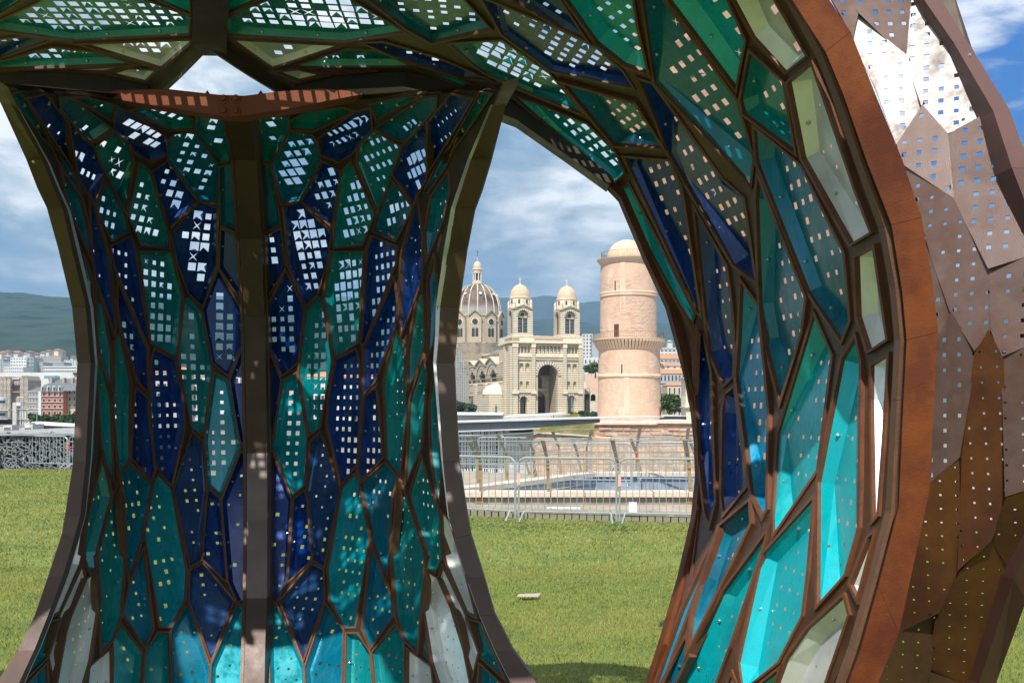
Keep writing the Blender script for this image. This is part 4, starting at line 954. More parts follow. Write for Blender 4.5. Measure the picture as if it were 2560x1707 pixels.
def shaft(name, m, prof, c=1571, n=56, par=tower, smooth=True):
    return MB().lathe([(r*S, tz(y)) for r, y in prof], (xat(c, Yt), Yt), n).build(name, m, par, smooth)
shaft('lower_shaft', M['pink'], [(81, 1090), (79, 1060), (78.5, 1000), (77.6, 944)], 1573)
shaft('string_course', M['ashlar'], [(78, 945), (80.5, 943), (80.5, 939), (77.5, 936)], 1573)
shaft('middle_shaft', M['pink'], [(77.4, 937), (76, 874)], 1573)
for i in range(64):
    a = 2*math.pi*i/64
    if i == 0:
        c0 = MB(); w = .115
        c0.add([(x * 1, y, z) for x, z in ((75.5*S, tz(876)), (79*S, tz(874)), (84*S, tz(866)), (90*S, tz(856)), (90*S, tz(853)), (75.5*S, tz(853))) for y in (-w, w)],
               [(0, 2, 4, 6, 8, 10), (11, 9, 7, 5, 3, 1)]+[((2*j), (2*j+1), (2*j+3) % 12, (2*j+2) % 12) for j in range(6)])
        k0 = c0.build('corbel', M['ashlar'], tower)
    else: k0 = k0.copy(); COL.objects.link(k0)
    k0.location = (xat(1573, Yt), Yt, 0); k0.rotation_euler = (0, 0, a)
shaft('gallery_floor', M['ashlar'], [(70, 853), (91, 853), (92, 851), (92, 848.5), (69, 848.4)], 1571)
shaft('upper_shaft', M['pink'], [(70.8, 850), (69.9, 745)])
shaft('string_course', M['ashlar'], [(70, 746), (72.5, 744), (72.5, 741), (70.5, 740), (72, 737), (72, 735), (70, 733)])
shaft('top_shaft', M['pink'], [(69.9, 734), (69, 662)])
shaft('cornice', M['ashlar'], [(69.5, 663), (74, 657), (78.5, 653), (79, 650.5), (60, 650.4)])
shaft('dome', M['capst'], [(50, 651), (50, 645)]+[(49*math.cos(a), 645-45*math.sin(a)) for a in np.linspace(.1, 1.53, 12)]+[(0, 599.8)], 1567, 40)
rail = M['oldpost']
def railing(name, r, y0, y1, c, n):
    p = MB().tube([(xat(c, Yt)+r*S*math.cos(a), Yt+r*S*math.sin(a), tz(y1)) for a in np.linspace(0, 2*math.pi, 49)[:-1]], .02, 4, closed=True)
    p.tube([(xat(c, Yt)+r*S*math.cos(a), Yt+r*S*math.sin(a), tz((y0*.8+y1*.2))) for a in np.linspace(0, 2*math.pi, 49)[:-1]], .015, 4, closed=True)
    for i in range(n):
        a = 2*math.pi*i/n; p.tube([(xat(c, Yt)+r*S*math.cos(a), Yt+r*S*math.sin(a), tz(y0)), (xat(c, Yt)+r*S*math.cos(a), Yt+r*S*math.sin(a), tz(y1))], .012, 3)
    return p.build(name, rail, tower)
railing('top_railing', 68, 650, 633, 1571, 110); railing('gallery_railing', 88, 849, 833, 1571, 120)
def onshaft(name, c, x0, x1, y0, y1, r, m, d=.1, arch=False):
    """a recess plate lying against the round wall"""
    a0 = (x0-c)/r; a1 = (x1-c)/r; xc = xat(c, Yt); mb = MB(); pts = []
    ps = [(a0, y1), (a1, y1), (a1, y0), (a0, y0)]
    if arch: ps = [(a0, y1), (a1, y1)]+[((a0+a1)/2+(a1-a0)/2*math.cos(t), y0+(x1-x0)/2-(x1-x0)/2*math.sin(t)) for t in np.linspace(0, math.pi, 9)]
    f = []; b = []
    for a, y in ps:
        q = math.asin(max(-1, min(1, a))); f.append((xc+(r*S+d)*math.sin(q), Yt-(r*S+d)*math.cos(q), tz(y))); b.append((xc+(r*S-.25)*math.sin(q), Yt-(r*S-.25)*math.cos(q), tz(y)))
    n = len(ps); mb.add(f+b, [tuple(range(n))]+[(i, n+i, n+(i+1) % n, (i+1) % n) for i in range(n)])
    return mb.build(name, m, tower)
onshaft('slit_frame', 1571, 1529, 1535.5, 706, 735, 69.6, M['ashlar'], .03); onshaft('slit_window', 1571, 1531.2, 1533.6, 709, 733, 69.6, M['dark'], .05)
onshaft('door_frame', 1571, 1527.5, 1542, 812, 849, 70.5, M['ashlar'], .03); onshaft('doorway', 1571, 1530, 1540.5, 815, 849, 70.5, mat('brown_doorway', (.10, .04, .03), .8), .06)
onshaft('slit_frame', 1573, 1543, 1551, 910, 939, 77, M['ashlar'], .03); onshaft('slit_window', 1573, 1545.4, 1548.2, 913, 936, 77, M['dark'], .05)
onshaft('blocked_arch', 1573, 1539, 1557, 1016, 1046, 78.6, M['ashlar'], .05, True); onshaft('side_door', 1573, 1643.5, 1647.5, 1018, 1050, 78.6, mat('dark_red_doorway', (.22, .07, .05), .8), .05, True)
onshaft('side_slit', 1573, 1644.5, 1647.5, 998, 1005, 78.3, mat('dark_red_slit', (.22, .07, .05), .8), .05)
onshaft('ashlar_patch', 1571, 1543, 1556, 665, 849, 69.9, M['ashlar'], .012); onshaft('ashlar_patch', 1573, 1552, 1564, 945, 1052, 78.5, M['ashlar'], .012)
fw = thing('fort_wall', 'sunlit orange pink stone wall at the foot of the round tower', 'wall')
Yw = 78.0
slant('wall', [(1395, 1250), (1400, 1120), (1472, 1062), (1640, 1062), (1643, 1059), (1790, 1060), (1790, 1250)], Yw, Yw+16, M['fortwall'], fw)
slant('coping', [(1469, 1061.5), (1640, 1061.5), (1645, 1058.5), (1790, 1059.5), (1790, 1055), (1645, 1054), (1638, 1057), (1470, 1056.5)], Yw-.3, Yw+16, M['cope'], fw)
g_ = random.Random(2)
sm = []
for r_ in range(11):
    y = 1068+r_*11; x = 1478-max(0, (r_-3))*18+g_.uniform(0, 20)
    while x < 1745:
        w = g_.uniform(14, 34); h = g_.uniform(6.5, 9.5)
        if g_.random() < .9:
            d = .06+g_.random()*.1; a = P(x, y, Yw); b = P(x+w, y+h, Yw)
            sm.append(MB().box(a.x, b.x-.03, Yw-d, Yw+.02, b.z, a.z-.03).build('stone', M['fortwall'] if g_.random() < .6 else M['pink'], fw))
        x += w+1
lo = thing('lower_fort_wall', 'low pale brick bank wall with a slanting grassy top left of the fort wall', 'wall')
slant('wall', [(1325, 1250), (1320, 1092), (1345, 1083), (1500, 1094), (1560, 1100), (1760, 1112), (1760, 1250)], 70, 76, M['fortwall'], lo)
slant('coping', [(1318, 1092), (1345, 1083), (1480, 1092), (1480, 1089), (1343, 1079), (1333, 1080), (1316, 1089)], 69.8, 76.2, M['cope'], lo)
# ================================================================ CATHEDRAL
def stripe_mat(name, a, b, period, rough=.85):
    def ex(nt, bs, tc):
        s = nt.nodes.new('ShaderNodeSeparateXYZ'); nt.links.new(tc.outputs['Object'], s.inputs[0])
        m1 = nt.nodes.new('ShaderNodeMath'); m1.operation = 'FRACT'; m0 = nt.nodes.new('ShaderNodeMath'); m0.operation = 'DIVIDE'; m0.inputs[1].default_value = period
        nt.links.new(s.outputs[2], m0.inputs[0]); nt.links.new(m0.outputs[0], m1.inputs[0])
        g = nt.nodes.new('ShaderNodeMath'); g.operation = 'GREATER_THAN'; g.inputs[1].default_value = .6; nt.links.new(m1.outputs[0], g.inputs[0])
        n = nt.nodes.new('ShaderNodeTexNoise'); n.inputs['Scale'].default_value = .25; n.inputs['Detail'].default_value = 6; nt.links.new(tc.outputs['Object'], n.inputs['Vector'])
        m2 = nt.nodes.new('ShaderNodeMix'); m2.data_type = 'RGBA'; m2.inputs[6].default_value = (*a, 1); m2.inputs[7].default_value = (*b, 1); nt.links.new(g.outputs[0], m2.inputs[0])
        m3 = nt.nodes.new('ShaderNodeMix'); m3.data_type = 'RGBA'; m3.blend_type = 'MULTIPLY'; m3.inputs[0].default_value = .5; nt.links.new(m2.outputs[2], m3.inputs[6]); nt.links.new(n.outputs[1], m3.inputs[7])
        r = nt.nodes.new('ShaderNodeMapRange'); r.inputs[3].default_value = .75; r.inputs[4].default_value = 1.1; nt.links.new(n.outputs[0], r.inputs[0])
        m4 = nt.nodes.new('ShaderNodeVectorMath'); m4.operation = 'SCALE'; nt.links.new(m2.outputs[2], m4.inputs[0]); nt.links.new(r.outputs[0], m4.inputs['Scale'])
        nt.links.new(m4.outputs[0], bs.inputs['Base Color'])
    return mat(name, a, rough, extra=ex)
cs = .1687*1.0
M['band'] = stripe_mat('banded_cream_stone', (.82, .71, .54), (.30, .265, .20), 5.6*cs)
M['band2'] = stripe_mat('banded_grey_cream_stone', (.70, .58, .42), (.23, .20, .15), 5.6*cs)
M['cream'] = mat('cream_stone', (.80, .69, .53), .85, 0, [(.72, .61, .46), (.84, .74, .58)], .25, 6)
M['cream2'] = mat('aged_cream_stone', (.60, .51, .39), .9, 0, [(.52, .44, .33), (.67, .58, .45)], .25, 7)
M['warm'] = mat('warm_tan_dome_stone', (.64, .50, .34), .85, 0, [(.56, .43, .28), (.70, .56, .40)], .4, 8)
M['lead'] = mat('blue_grey_slate_roof', (.22, .26, .31), .6, 0, [(.19, .23, .28)], .3, 5)
M['opening'] = mat('shadowed_opening', (.045, .04, .035), .8); M['maroon'] = mat('maroon_door', (.10, .035, .035), .7)
th = R(17); ct, st_ = math.cos(th), math.sin(th); Yc0 = 420.0
cath = thing('cathedral_church', 'large striped cream stone cathedral with two domed towers and a great ribbed dome', 'cathedral', (xat(1281, Yc0), Yc0, H+(HY-HY)), th)
# local axes: x along the front, y back along the nave, z up from eye level; unit helpers take picture columns
def fx(px): return (px-1281)/ct*cs
def bz(py): return -(py-HY)*cs
def sy(px): return (1281-px)/st_*cs
def F_box(name, x0, x1, y0, y1, d0, d1, m):
    return MB().box(fx(x0), fx(x1), d0, d1, bz(y1), bz(y0)).build(name, m, cath)
def hole_rect(x0, x1, y0, y1): return [(fx(x0), bz(y1)), (fx(x1), bz(y1)), (fx(x1), bz(y0)), (fx(x0), bz(y0))]
def hole_arch(x0, x1, y0, y1): return arch_poly((fx(x0)+fx(x1))/2, bz(y1), fx(x1)-fx(x0), bz(y0))
BASE = 1046
FR = 1459
o_ = [(fx(1281), bz(BASE)), (fx(FR), bz(BASE)), (fx(FR), bz(855)), (fx(1281), bz(855))]
hs = [hole_arch(1345, 1396, 910, 1036), hole_arch(1300, 1317.5, 990, 1036), hole_arch(1422, 1439, 988, 1036)]
for x in (1297, 1305.5, 1314, 1322): hs.append(hole_arch(x-3, x+3, 865, 882))
for i in range(7): hs.append(hole_arch(1341+i*9.8-3.3, 1341+i*9.8+3.3, 864, 883))
for x in (1418.5, 1426.5, 1435, 1443.5): hs.append(hole_arch(x-3, x+3, 865, 882))
for x in (1303, 1319, 1424, 1440): hs.append(hole_arch(x-5.5, x+5.5, 907, 928)); 
for x in (1303, 1319, 1424, 1440): hs.append(hole_arch(x-4, x+4, 952, 972))
plate('facade_wall', o_, hs, 0, 2.2, M['band'], cath)
for x0, x1, y0, y1 in ((1296, 1326, 903, 976), (1416, 1448, 903, 976)): F_box('niche_back', x0-2, x1+2, y0, y1, 1.0, 1.3, M['band'])
F_box('frieze_back', 1292, 1448, 862, 886, 1.2, 1.5, M['cream2'])
F_box('core_block', 1284, FR-2, 856, 902, 2.25, 22, M['cream2'])
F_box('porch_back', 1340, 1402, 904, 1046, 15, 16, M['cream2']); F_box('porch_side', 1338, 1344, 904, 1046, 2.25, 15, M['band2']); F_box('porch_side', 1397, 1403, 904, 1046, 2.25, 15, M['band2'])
MB().box(fx(1338), fx(1403), 2.25, 15, bz(906), bz(903)).build('porch_roof', M['cream2'], cath)
plate('inner_portal', [(fx(1342), bz(BASE)), (fx(1399), bz(BASE)), (fx(1399), bz(906)), (fx(1342), bz(906))], [hole_arch(1354, 1388, 978, 1034), hole_arch(1364, 1378, 938, 968)], 12, 13, M['cream2'], cath)
MB().box(fx(1350), fx(1392), 11, 11.8, bz(975), bz(971)).build('gallery_ledge', M['cream'], cath)
F_box('great_door', 1354, 1388, 990, 1046, 14, 14.6, M['maroon']); F_box('tympanum', 1344, 1396, 912, 936, 11.4, 11.9, mat('dim_mosaic', (.16, .10, .09), .8))
for x0, x1 in ((1298, 1320), (1420, 1441)): F_box('side_doorway', x0, x1, 985, 1046, 5, 5.6, M['band2'])
for k_, (x0, x1) in enumerate(((1281, 1293), (1328, 1337), (1408.5, 1417), (1449, FR))):
    F_box('buttress', x0, x1, 868, BASE, -1.1, -.02, M['band']); F_box('buttress_cap', x0-1, x1+1, 859, 868, -1.3, -.02, M['cream'])
    F_box('buttress_foot', x0-1.5, x1+1.5, 976, 984, -1.7, -.02, M['cream'])
for x0, x1 in ((1293, 1328), (1337, 1408.5), (1417, 1449)):
    F_box('sill_band', x0, x1, 885.5, 892, -.7, -.02, M['cream']); F_box('dentil_band', x0, x1, 894.5, 898, -.5, -.02, M['cream2'])
    if x0 != 1337: F_box('door_cornice', x0, x1, 977, 981, -.6, -.02, M['cream'])
F_box('attic', 1281, FR, 838, 853, .3, 20, M['cream']); F_box('main_cornice', 1279.5, FR+1.5, 852.6, 857, -1.5, 21, M['cream'])
F_box('parapet', 1335, 1409, 839.5, 846, -.1, .28, mat('pink_parapet', (.52, .40, .33), .9))
F_box('plinth', 1279, FR+2, 1034, BASE, -2.2, -1.15, M['cream'])
def vouss(name, cx_, zc, r0, r1, n, y0, y1, ms):
    for i in range(n):
        a0 = math.pi*i/n; a1 = math.pi*(i+1)/n; pts = [(cx_+r*math.cos(a), zc+r*math.sin(a)) for r, a in ((r0, a0), (r1, a0), (r1, a1), (r0, a1))]
        MB().xz(pts, y0-(.06 if i % 2 else 0), y1).build('voussoir', ms[i % 2], cath)
dk = mat('dark_voussoir_stone', (.30, .27, .20), .9)
vouss('v', (fx(1345)+fx(1396))/2, bz(910)-(fx(1396)-fx(1345))/2, 26.9*cs, 34.5*cs, 29, -.5, -.02, (M['cream'], dk))
for a, b, t_ in ((1300, 1317.5, 990), (1422, 1439, 988)): vouss('v', (fx(a)+fx(b))/2, bz(t_)-(fx(b)-fx(a))/2, 9.4*cs, 12.6*cs, 13, -.4, -.02, (M['cream'], dk))
# statues in the frieze, one body each
for i in range(7):
    xx = fx(1341+i*9.8); p = MB().lathe([(.34, bz(882)), (.42, bz(880)), (.3, bz(873)), (.38, bz(869.5)), (.13, bz(868.3)), (.2, bz(867)), (.16, bz(865.8)), (0, bz(865.3))], (xx, .75), 8).build('saint_statue', M['cream'], cath, True)
# the two bell towers
def bell_tower(x0, x1):
    w = x1-x0; cxp = (x0+x1)/2; xa, xb = fx(x0), fx(x1); dp = xb-xa; zc = bz(771); zb_ = bz(838)
    mids = cxp
    out = [(xa, zb_), (xb, zb_), (xb, zc), ((xa+xb)/2, zc+1.6), (xa, zc)]
    hl = [arch_poly((xa+xb)/2, bz(831), (xb-xa)*.52, bz(775)+.1)]
    plate('belfry_front', out, hl, .4, 1.4, M['band'], cath)
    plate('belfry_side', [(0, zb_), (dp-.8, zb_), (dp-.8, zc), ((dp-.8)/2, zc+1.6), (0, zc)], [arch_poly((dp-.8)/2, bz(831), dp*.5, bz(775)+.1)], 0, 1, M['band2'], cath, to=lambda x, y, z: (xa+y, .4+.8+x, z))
    MB().box(xa+1.6, xb-.2, 2.2, dp, zb_, zc-.4).build('belfry_core', M['opening'], cath)
    MB().box(xa-.2, xb+.2, .1, dp+.4, bz(841), bz(836)).build('belfry_base', M['cream'], cath)
    cc = (xa+xb)/2
    for s in (-1, 1):
        hx = cc+s*1.25
        pl = arch_poly(hx, bz(831), 1.7, bz(793)); MB().xz(pl, 1.5, 1.8).build('dark_light', M['opening'], cath)
        for q in range(9): MB().box(hx-.8, hx+.8, 1.0, 1.48, bz(829-q*3.6), bz(829-q*3.6)+.22).build('louvre', M['lead'], cath)
    for xx in (cc-2.25, cc, cc+2.25): MB().lathe([(.22, bz(831)), (.16, bz(829)), (.16, bz(799)), (.26, bz(796))], (xx, .9), 8).build('column', M['cream'], cath)
    MB().xz(arch_poly(cc, bz(793), (xb-xa)*.50, bz(776)), 1.45, 1.75).build('tympanum', M['cream2'], cath)
    MB().lathe([(.75, 0), (.75, .3)], n=14).build('oculus', M['opening'], cath).matrix_local = __import__('mathutils').Matrix.Translation((cc, 1.5, bz(785))) @ __import__('mathutils').Matrix.Rotation(R(90), 4, 'X')
    r1 = dp*.26
    vouss('v', cc, arch_poly(cc, bz(831), (xb-xa)*.52, bz(775)+.1)[2][1], (xb-xa)*.265, (xb-xa)*.335, 17, .1, .38, (M['cream'], dk))
    for sgn in (-1, 1):
        MB().xz([(cc, zc+1.9), (cc, zc+1.3), (cc+sgn*(xb-xa)/2*1.04, zc-.35), (cc+sgn*(xb-xa)/2*1.04, zc+.25)][::sgn], -.1, 1.2).build('gable_moulding', dk, cath)
    yc = .4+dp/2; cc2 = cc
    MB().box(xa+.4, xb-.4, .9, dp, zc-.2, zc+.9).build('belfry_roof', M['cream'], cath)
    for sx in (xa+.6, xb-.6):
        for yy in (1.0, dp):
            MB().lathe([(.62, zc+.2), (.62, zc+2.6), (.75, zc+2.7), (0, zc+4.4)], (sx, yy), 8).build('pinnacle', M['cream'], cath)
    MB().lathe([(4.5, zc+.5), (4.5, bz(744)), (4.75, bz(743)), (4.75, bz(741))], (cc2, yc), 16).build('drum', M['cream'], cath)
    for a in range(8):
        t_ = a*math.pi/4+math.pi/8; q = MB().box(-.35, .35, -.12, .12, bz(757), bz(747)).build('drum_light', M['opening'], cath); q.location = (cc2+4.5*math.cos(t_), yc+4.5*math.sin(t_), 0); q.rotation_euler = (0, 0, t_+math.pi/2)
    MB().lathe([(4.35, bz(741))]+[(4.3*math.cos(t_)**.85, bz(741)+5.7*math.sin(t_)) for t_ in np.linspace(.05, 1.45, 11)]+[(.4, bz(705)), (.35, bz(703)), (0, bz(702.5))], (cc2, yc), 24).build('dome', M['warm'], cath, True)
    MB().tube([(cc2, yc, bz(704)), (cc2, yc, bz(689))], .16, 6).tube([(cc2-.6, yc, bz(694)), (cc2+.6, yc, bz(694))], .14, 6).build('cross', M['cream'], cath)
bell_tower(1284, 1333); bell_tower(1404, 1454)
# left return of the west block and the nave flank
def S_box(name, p0, p1, y0, y1, d0, d1, m, off=0):
    """a block on the nave flank: picture columns p0 < p1, local depth out of the wall d0..d1"""
    return MB().box(-d1, -d0, sy(p1), sy(p0), bz(y1), bz(y0)).build(name, m, cath)
S_box('west_return', 1262, 1281, 842, BASE, -3, 0, M['band']); S_box('return_cornice', 1261, 1282, 852.6, 857, -3, 1.3, M['cream'])
S_box('attic_return', 1262, 1281, 838, 852.5, -3, -.2, M['cream'])
for p0, p1 in ((1262, 1266), (1276, 1280.5)): S_box('buttress', p0, p1, 865, BASE, .02, .9, M['band'])
NX = 1150
nave_out = [(sy(1262)*-1, bz(BASE)), (-sy(1262), bz(905))]
def sp(px): return -sy(px)          # mirrored so that larger = nearer the front
def flank(name, outline, holes, x0, x1, m): return plate(name, outline, holes, x0, x1, m, cath, to=lambda x, y, z: (-y, -x, z))
gx = [(1163+33*i, 1163+33*i+13) for i in range(3)]
bays = [1151.5, 1183, 1214, 1245]; pk = [1164, 1195, 1226]
outl = [(sp(1120), bz(BASE)), (sp(1262), bz(BASE)), (sp(1262), bz(905)), (sp(1245), bz(905)), (sp(1226), bz(885)), (sp(1213), bz(905)), (sp(1195), bz(886)), (sp(1182), bz(905)), (sp(1164), bz(887)), (sp(1151), bz(905)), (sp(1133), bz(888)), (sp(1120), bz(905))]
hl = []
for c in (1169, 1201, 1233):
    hl.append([(sp(c)+a, b) for a, b in [(x, z) for x, z in arch_poly(0, bz(950), 6.5, bz(917))]])
    hl.append([(sp(c-7)+a, b) for a, b in arch_poly(0, bz(950), 3.2, bz(927))]); hl.append([(sp(c+7)+a, b) for a, b in arch_poly(0, bz(950), 3.2, bz(927))])
for c in (1161, 1170, 1178, 1192, 1201, 1209, 1224, 1231): hl.append([(sp(c)+a, b) for a, b in arch_poly(0, bz(1013), 7.0, bz(996))])
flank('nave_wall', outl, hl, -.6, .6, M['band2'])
MB().box(.8, 1.0, sy(1262), sy(1120), bz(BASE), bz(906)).build('nave_glazing', M['opening'], cath)
for c in (1164, 1195, 1226):
    for k_, (r0, r1, d) in enumerate(((14.5, 16, .9), (11.5, 13, .7))):
        n = 14; w_ = 1/st_*cs
        mbv = MB()
        for i in range(n):
            a0 = math.pi*i/n; a1 = math.pi*(i+1)/n
            q = [(-sp(c)*0-(sp(c+5)+r*w_*math.cos(a)*.95), bz(930)+r*cs*1.9*math.sin(a)*.95) for r, a in ((r0, a0), (r1, a0), (r1, a1), (r0, a1))]
            mbv.add([(-d, y, z) for y, z in q]+[(-.55, y, z) for y, z in q], [(0,1,2,3),(0,4,5,1),(1,5,6,2),(2,6,7,3),(3,7,4,0)])
        mbv.build('window_arch', dk if k_ == 0 else M['cream'], cath)
for a, b, t0 in ((1133, 888, 0), (1164, 887, 0), (1195, 886, 0), (1226, 885, 0)):
    for s in (-1, 1):
        y0 = sy(a); y1 = sy(a+s*18)
        MB().add([(-1.2, y0, bz(b-3)), (-1.2, y1, bz(903)), (-1.2, y1, bz(906)), (-1.2, y0, bz(b)), (4, y0, bz(b-3)), (4, y1, bz(903)), (4, y1, bz(906)), (4, y0, bz(b))], [(0,1,2,3),(7,6,5,4),(0,4,5,1),(1,5,6,2),(2,6,7,3),(3,7,4,0)]).build('gable_roof', M['cream2'], cath)
S_box('string_course', 1120, 1262, 939.5, 942.5, .62, 1.2, dk); S_box('string_course', 1120, 1262, 951, 955, .62, 1.0, M['cream']); S_box('string_course', 1120, 1262, 983, 986, .62, 1.3, M['cream']); S_box('plain_band', 1120, 1262, 956, 976, .62, .8, M['cream2'])
for c in (1152, 1183, 1214, 1245): S_box('buttress', c, c+5, 955, BASE, .82, 2.2, M['band'])
MB().box(6, 6.6, sy(1262), sy(1120), bz(905), bz(868)).build('clerestory_wall', M['cream2'], cath)
MB().box(5.2, 6, sy(1262), sy(1120), bz(870), bz(866)).build('clerestory_cornice', M['cream'], cath); MB().box(5.4, 6, sy(1262), sy(1120), bz(884), bz(882)).build('clerestory_cornice', dk, cath)
MB().add([(5, sy(1262), bz(866)), (5, sy(1188), bz(866)), (15, sy(1188)-20, bz(836)), (15, sy(1262), bz(836)), (26, sy(1262), bz(866)), (26, sy(1188), bz(866))], [(0, 1, 2, 3), (3, 2, 5, 4), (1, 5, 2)]).build('nave_roof', M['lead'], cath)
S_box('chapel', 1226, 1261, 984, BASE, .7, 7, M['band'])
MB().lathe([(6.3*math.cos(t_), bz(985)+4.9*math.sin(t_)) for t_ in np.linspace(0, 1.5, 8)]+[(0, bz(956))], (-1.2, sy(1246)), 18).build('chapel_half_dome', M['cream'], cath, True)
# great dome, drum and lantern, set at the crossing
dome_x, dome_y = 17.5, 84.0
Yd_ = Yc0+dome_x*st_+dome_y*ct; 
def inv(px, Y):   # local x,y of the axis that shows in column px at distance Y
    X = xat(px, Y)-xat(1281, Yc0); Yl = Y-Yc0
    return X*ct+Yl*st_, -X*st_+Yl*ct
dx_, dy_ = inv(1193.5, 500.0); q5 = 500/F
def gz(py): return -(py-HY)*q5
def ring(name, prof, m, n=48, smooth=False): return MB().lathe([(r*q5, gz(y)) for r, y in prof], (dx_, dy_), n).build(name, m, cath, smooth)
def dome_mat():
    def ex(nt, b, tc):
        s = nt.nodes.new('ShaderNodeSeparateXYZ'); nt.links.new(tc.outputs['Object'], s.inputs[0])
        r = nt.nodes.new('ShaderNodeMapRange'); r.inputs[1].default_value = gz(777); r.inputs[2].default_value = gz(762); nt.links.new(s.outputs[2], r.inputs[0])
        n = nt.nodes.new('ShaderNodeTexNoise'); n.inputs['Scale'].default_value = .22; n.inputs['Detail'].default_value = 7; nt.links.new(tc.outputs['Object'], n.inputs['Vector'])
        cr = nt.nodes.new('ShaderNodeValToRGB'); e = cr.color_ramp.elements; e[0].position = .38; e[0].color = (.06, .045, .04, 1); e[1].position = .62; e[1].color = (.21, .155, .115, 1); nt.links.new(n.outputs[0], cr.inputs[0])
        m = nt.nodes.new('ShaderNodeMix'); m.data_type = 'RGBA'; m.inputs[6].default_value = (.36, .34, .31, 1); nt.links.new(r.outputs[0], m.inputs[0]); nt.links.new(cr.outputs[0], m.inputs[7]); nt.links.new(m.outputs[2], b.inputs['Base Color'])
    return mat('weathered_dome_tiles', (.2, .17, .15), .8, extra=ex)
M['dome'] = dome_mat()
dp_ = [(57.5, 792), (57.3, 780), (56.5, 768), (54, 755), (49, 742), (42, 730), (33, 720), (23, 714), (13, 710.5), (0, 710)]
ring('great_dome', dp_, M['dome'], 48, True)
for i in range(16):
    a = 2*math.pi*(i+.35)/16
    p = MB().tube([(dx_+r*q5*1.005*math.cos(a), dy_+r*q5*1.005*math.sin(a), gz(y)) for r, y in dp_[:-2]], .28, 4); p.build('dome_rib', M['cream'], cath)
for i in range(8):
    a = 2*math.pi*(i+.85)/8; q = MB().lathe([(.75, 0), (.75, .5), (.4, .5)], n=12).build('dome_oculus', M['cream'], cath); q.location = (dx_+49*q5*math.cos(a), dy_+49*q5*math.sin(a), gz(739)); q.rotation_euler = (0, R(60), a)
ring('lantern_base', [(20, 714), (14, 711), (12.5, 705), (12, 702)], M['cream2'], 16)
for i in range(8):
    a = 2*math.pi*i/8; MB().tube([(dx_+10.5*q5*math.cos(a), dy_+10.5*q5*math.sin(a), gz(703)), (dx_+10.5*q5*math.cos(a), dy_+10.5*q5*math.sin(a), gz(680))], .3, 6).build('lantern_column', M['cream'], cath)
ring('lantern_core', [(6.5, 704), (6.5, 680)], M['opening'], 12); ring('lantern_head', [(11.5, 684), (12, 677), (13.5, 675), (12.5, 673)], M['cream2'], 16)
ring('lantern_cap', [(12, 674)]+[(11.5*math.cos(t_), 673-20*math.sin(t_)) for t_ in np.linspace(.05, 1.45, 8)]+[(1.2, 650), (2.2, 647.5), (1.2, 645), (.6, 643)], M['cream2'], 16, True)
MB().tube([(dx_, dy_, gz(645)), (dx_, dy_, gz(625))], .12, 5).tube([(dx_-.9, dy_, gz(630.5)), (dx_+.9, dy_, gz(630.5))], .11, 5).build('iron_cross', M['opening'], cath)
ring('drum', [(59, 880), (59, 795), (61, 793), (61, 790), (57, 788)], M['band2'], 8*6)
for i in range(10):
    a = 2*math.pi*(i+.5)/10-.35; rr = 60*q5
    if math.sin(a+th) > .45: continue
    wv = 15.5*q5
    g = MB().xz([(-wv, gz(860)), (wv, gz(860)), (wv, gz(795)), (0, gz(781)), (-wv, gz(795))], -.9, 0).build('drum_bay', M['band2'], cath)
    g.location = (dx_+rr*math.cos(a), dy_+rr*math.sin(a), 0); g.rotation_euler = (0, 0, a+math.pi/2)
    for nm, sh, m in (('gable_coping', [(-wv-.3, gz(797)), (-wv-.3, gz(794)), (0, gz(779)), (wv+.3, gz(794)), (wv+.3, gz(797)), (0, gz(783))], dk),):
        MB().xz(sh, -1.5, -.92).build(nm, m, g)
    for nm, r_, y_, yy, m in (('rose_surround', 9.5, 809, (-1.1, -.92), M['cream']), ('rose_window', 7.2, 809, (-1.25, -1.12), M['opening'])):
        MB().xz([(r_*q5*math.cos(t_), gz(y_)+r_*q5*math.sin(t_)) for t_ in np.linspace(0, 2*math.pi, 17)[:-1]], *yy).build(nm, m, g)
    for s in (-1, 1): MB().xz(arch_poly(s*4.4*q5, gz(845), 1.35, gz(824)), -1.05, -.92).build('drum_window', M['opening'], g)
M['oldst'] = mat('sooty_old_stone', (.24, .20, .155), .9, 0, [(.34, .285, .21), (.17, .14, .11)], .2, 8)
ring('drum_skirt', [(66, 905), (66, 862), (62, 858)], M['oldst'], 32); ring('drum_skirt', [(72, 1046), (72, 905), (66, 903)], M['oldst'], 32)
# scaffolding round the crossing
scf = thing('scaffolding', 'grey tube scaffolding wrapped round the crossing of the cathedral beneath the great dome', 'scaffolding')
Ys = 455.0; g_ = random.Random(9); mb = MB()
for j in range(3):
    for i in range(9):
        x = xat(1126+i*5.5, Ys); mb.tube([(x, Ys+j*1.6, zat(1030, Ys)), (x, Ys+j*1.6, zat((842, 848, 850, 858, 870, 885, 900, 925, 940)[i], Ys))], .2, 4)
    for k_ in range(26):
        y = 848+k_*7; x1 = 1172 if y > 925 else 1126+max(10, (y-840)*.5)
        mb.tube([(xat(1124, Ys), Ys+j*1.6, zat(y, Ys)), (xat(x1, Ys), Ys+j*1.6, zat(y, Ys))], .14, 4)
for k_ in range(16):
    y = 850+k_*11; mb.tube([(xat(1126, Ys), Ys, zat(y+11, Ys)), (xat(1137, Ys), Ys, zat(y, Ys))], .06, 3)
tag(mb.build('scaffold_tubes', M['galv'], scf), kind='stuff')
for y in (868, 892, 916, 940): MB().box(xat(1124, Ys), xat(1150, Ys), Ys, Ys+3, zat(y+.8, Ys), zat(y, Ys)).build('plank_deck', M['lconc'], scf)
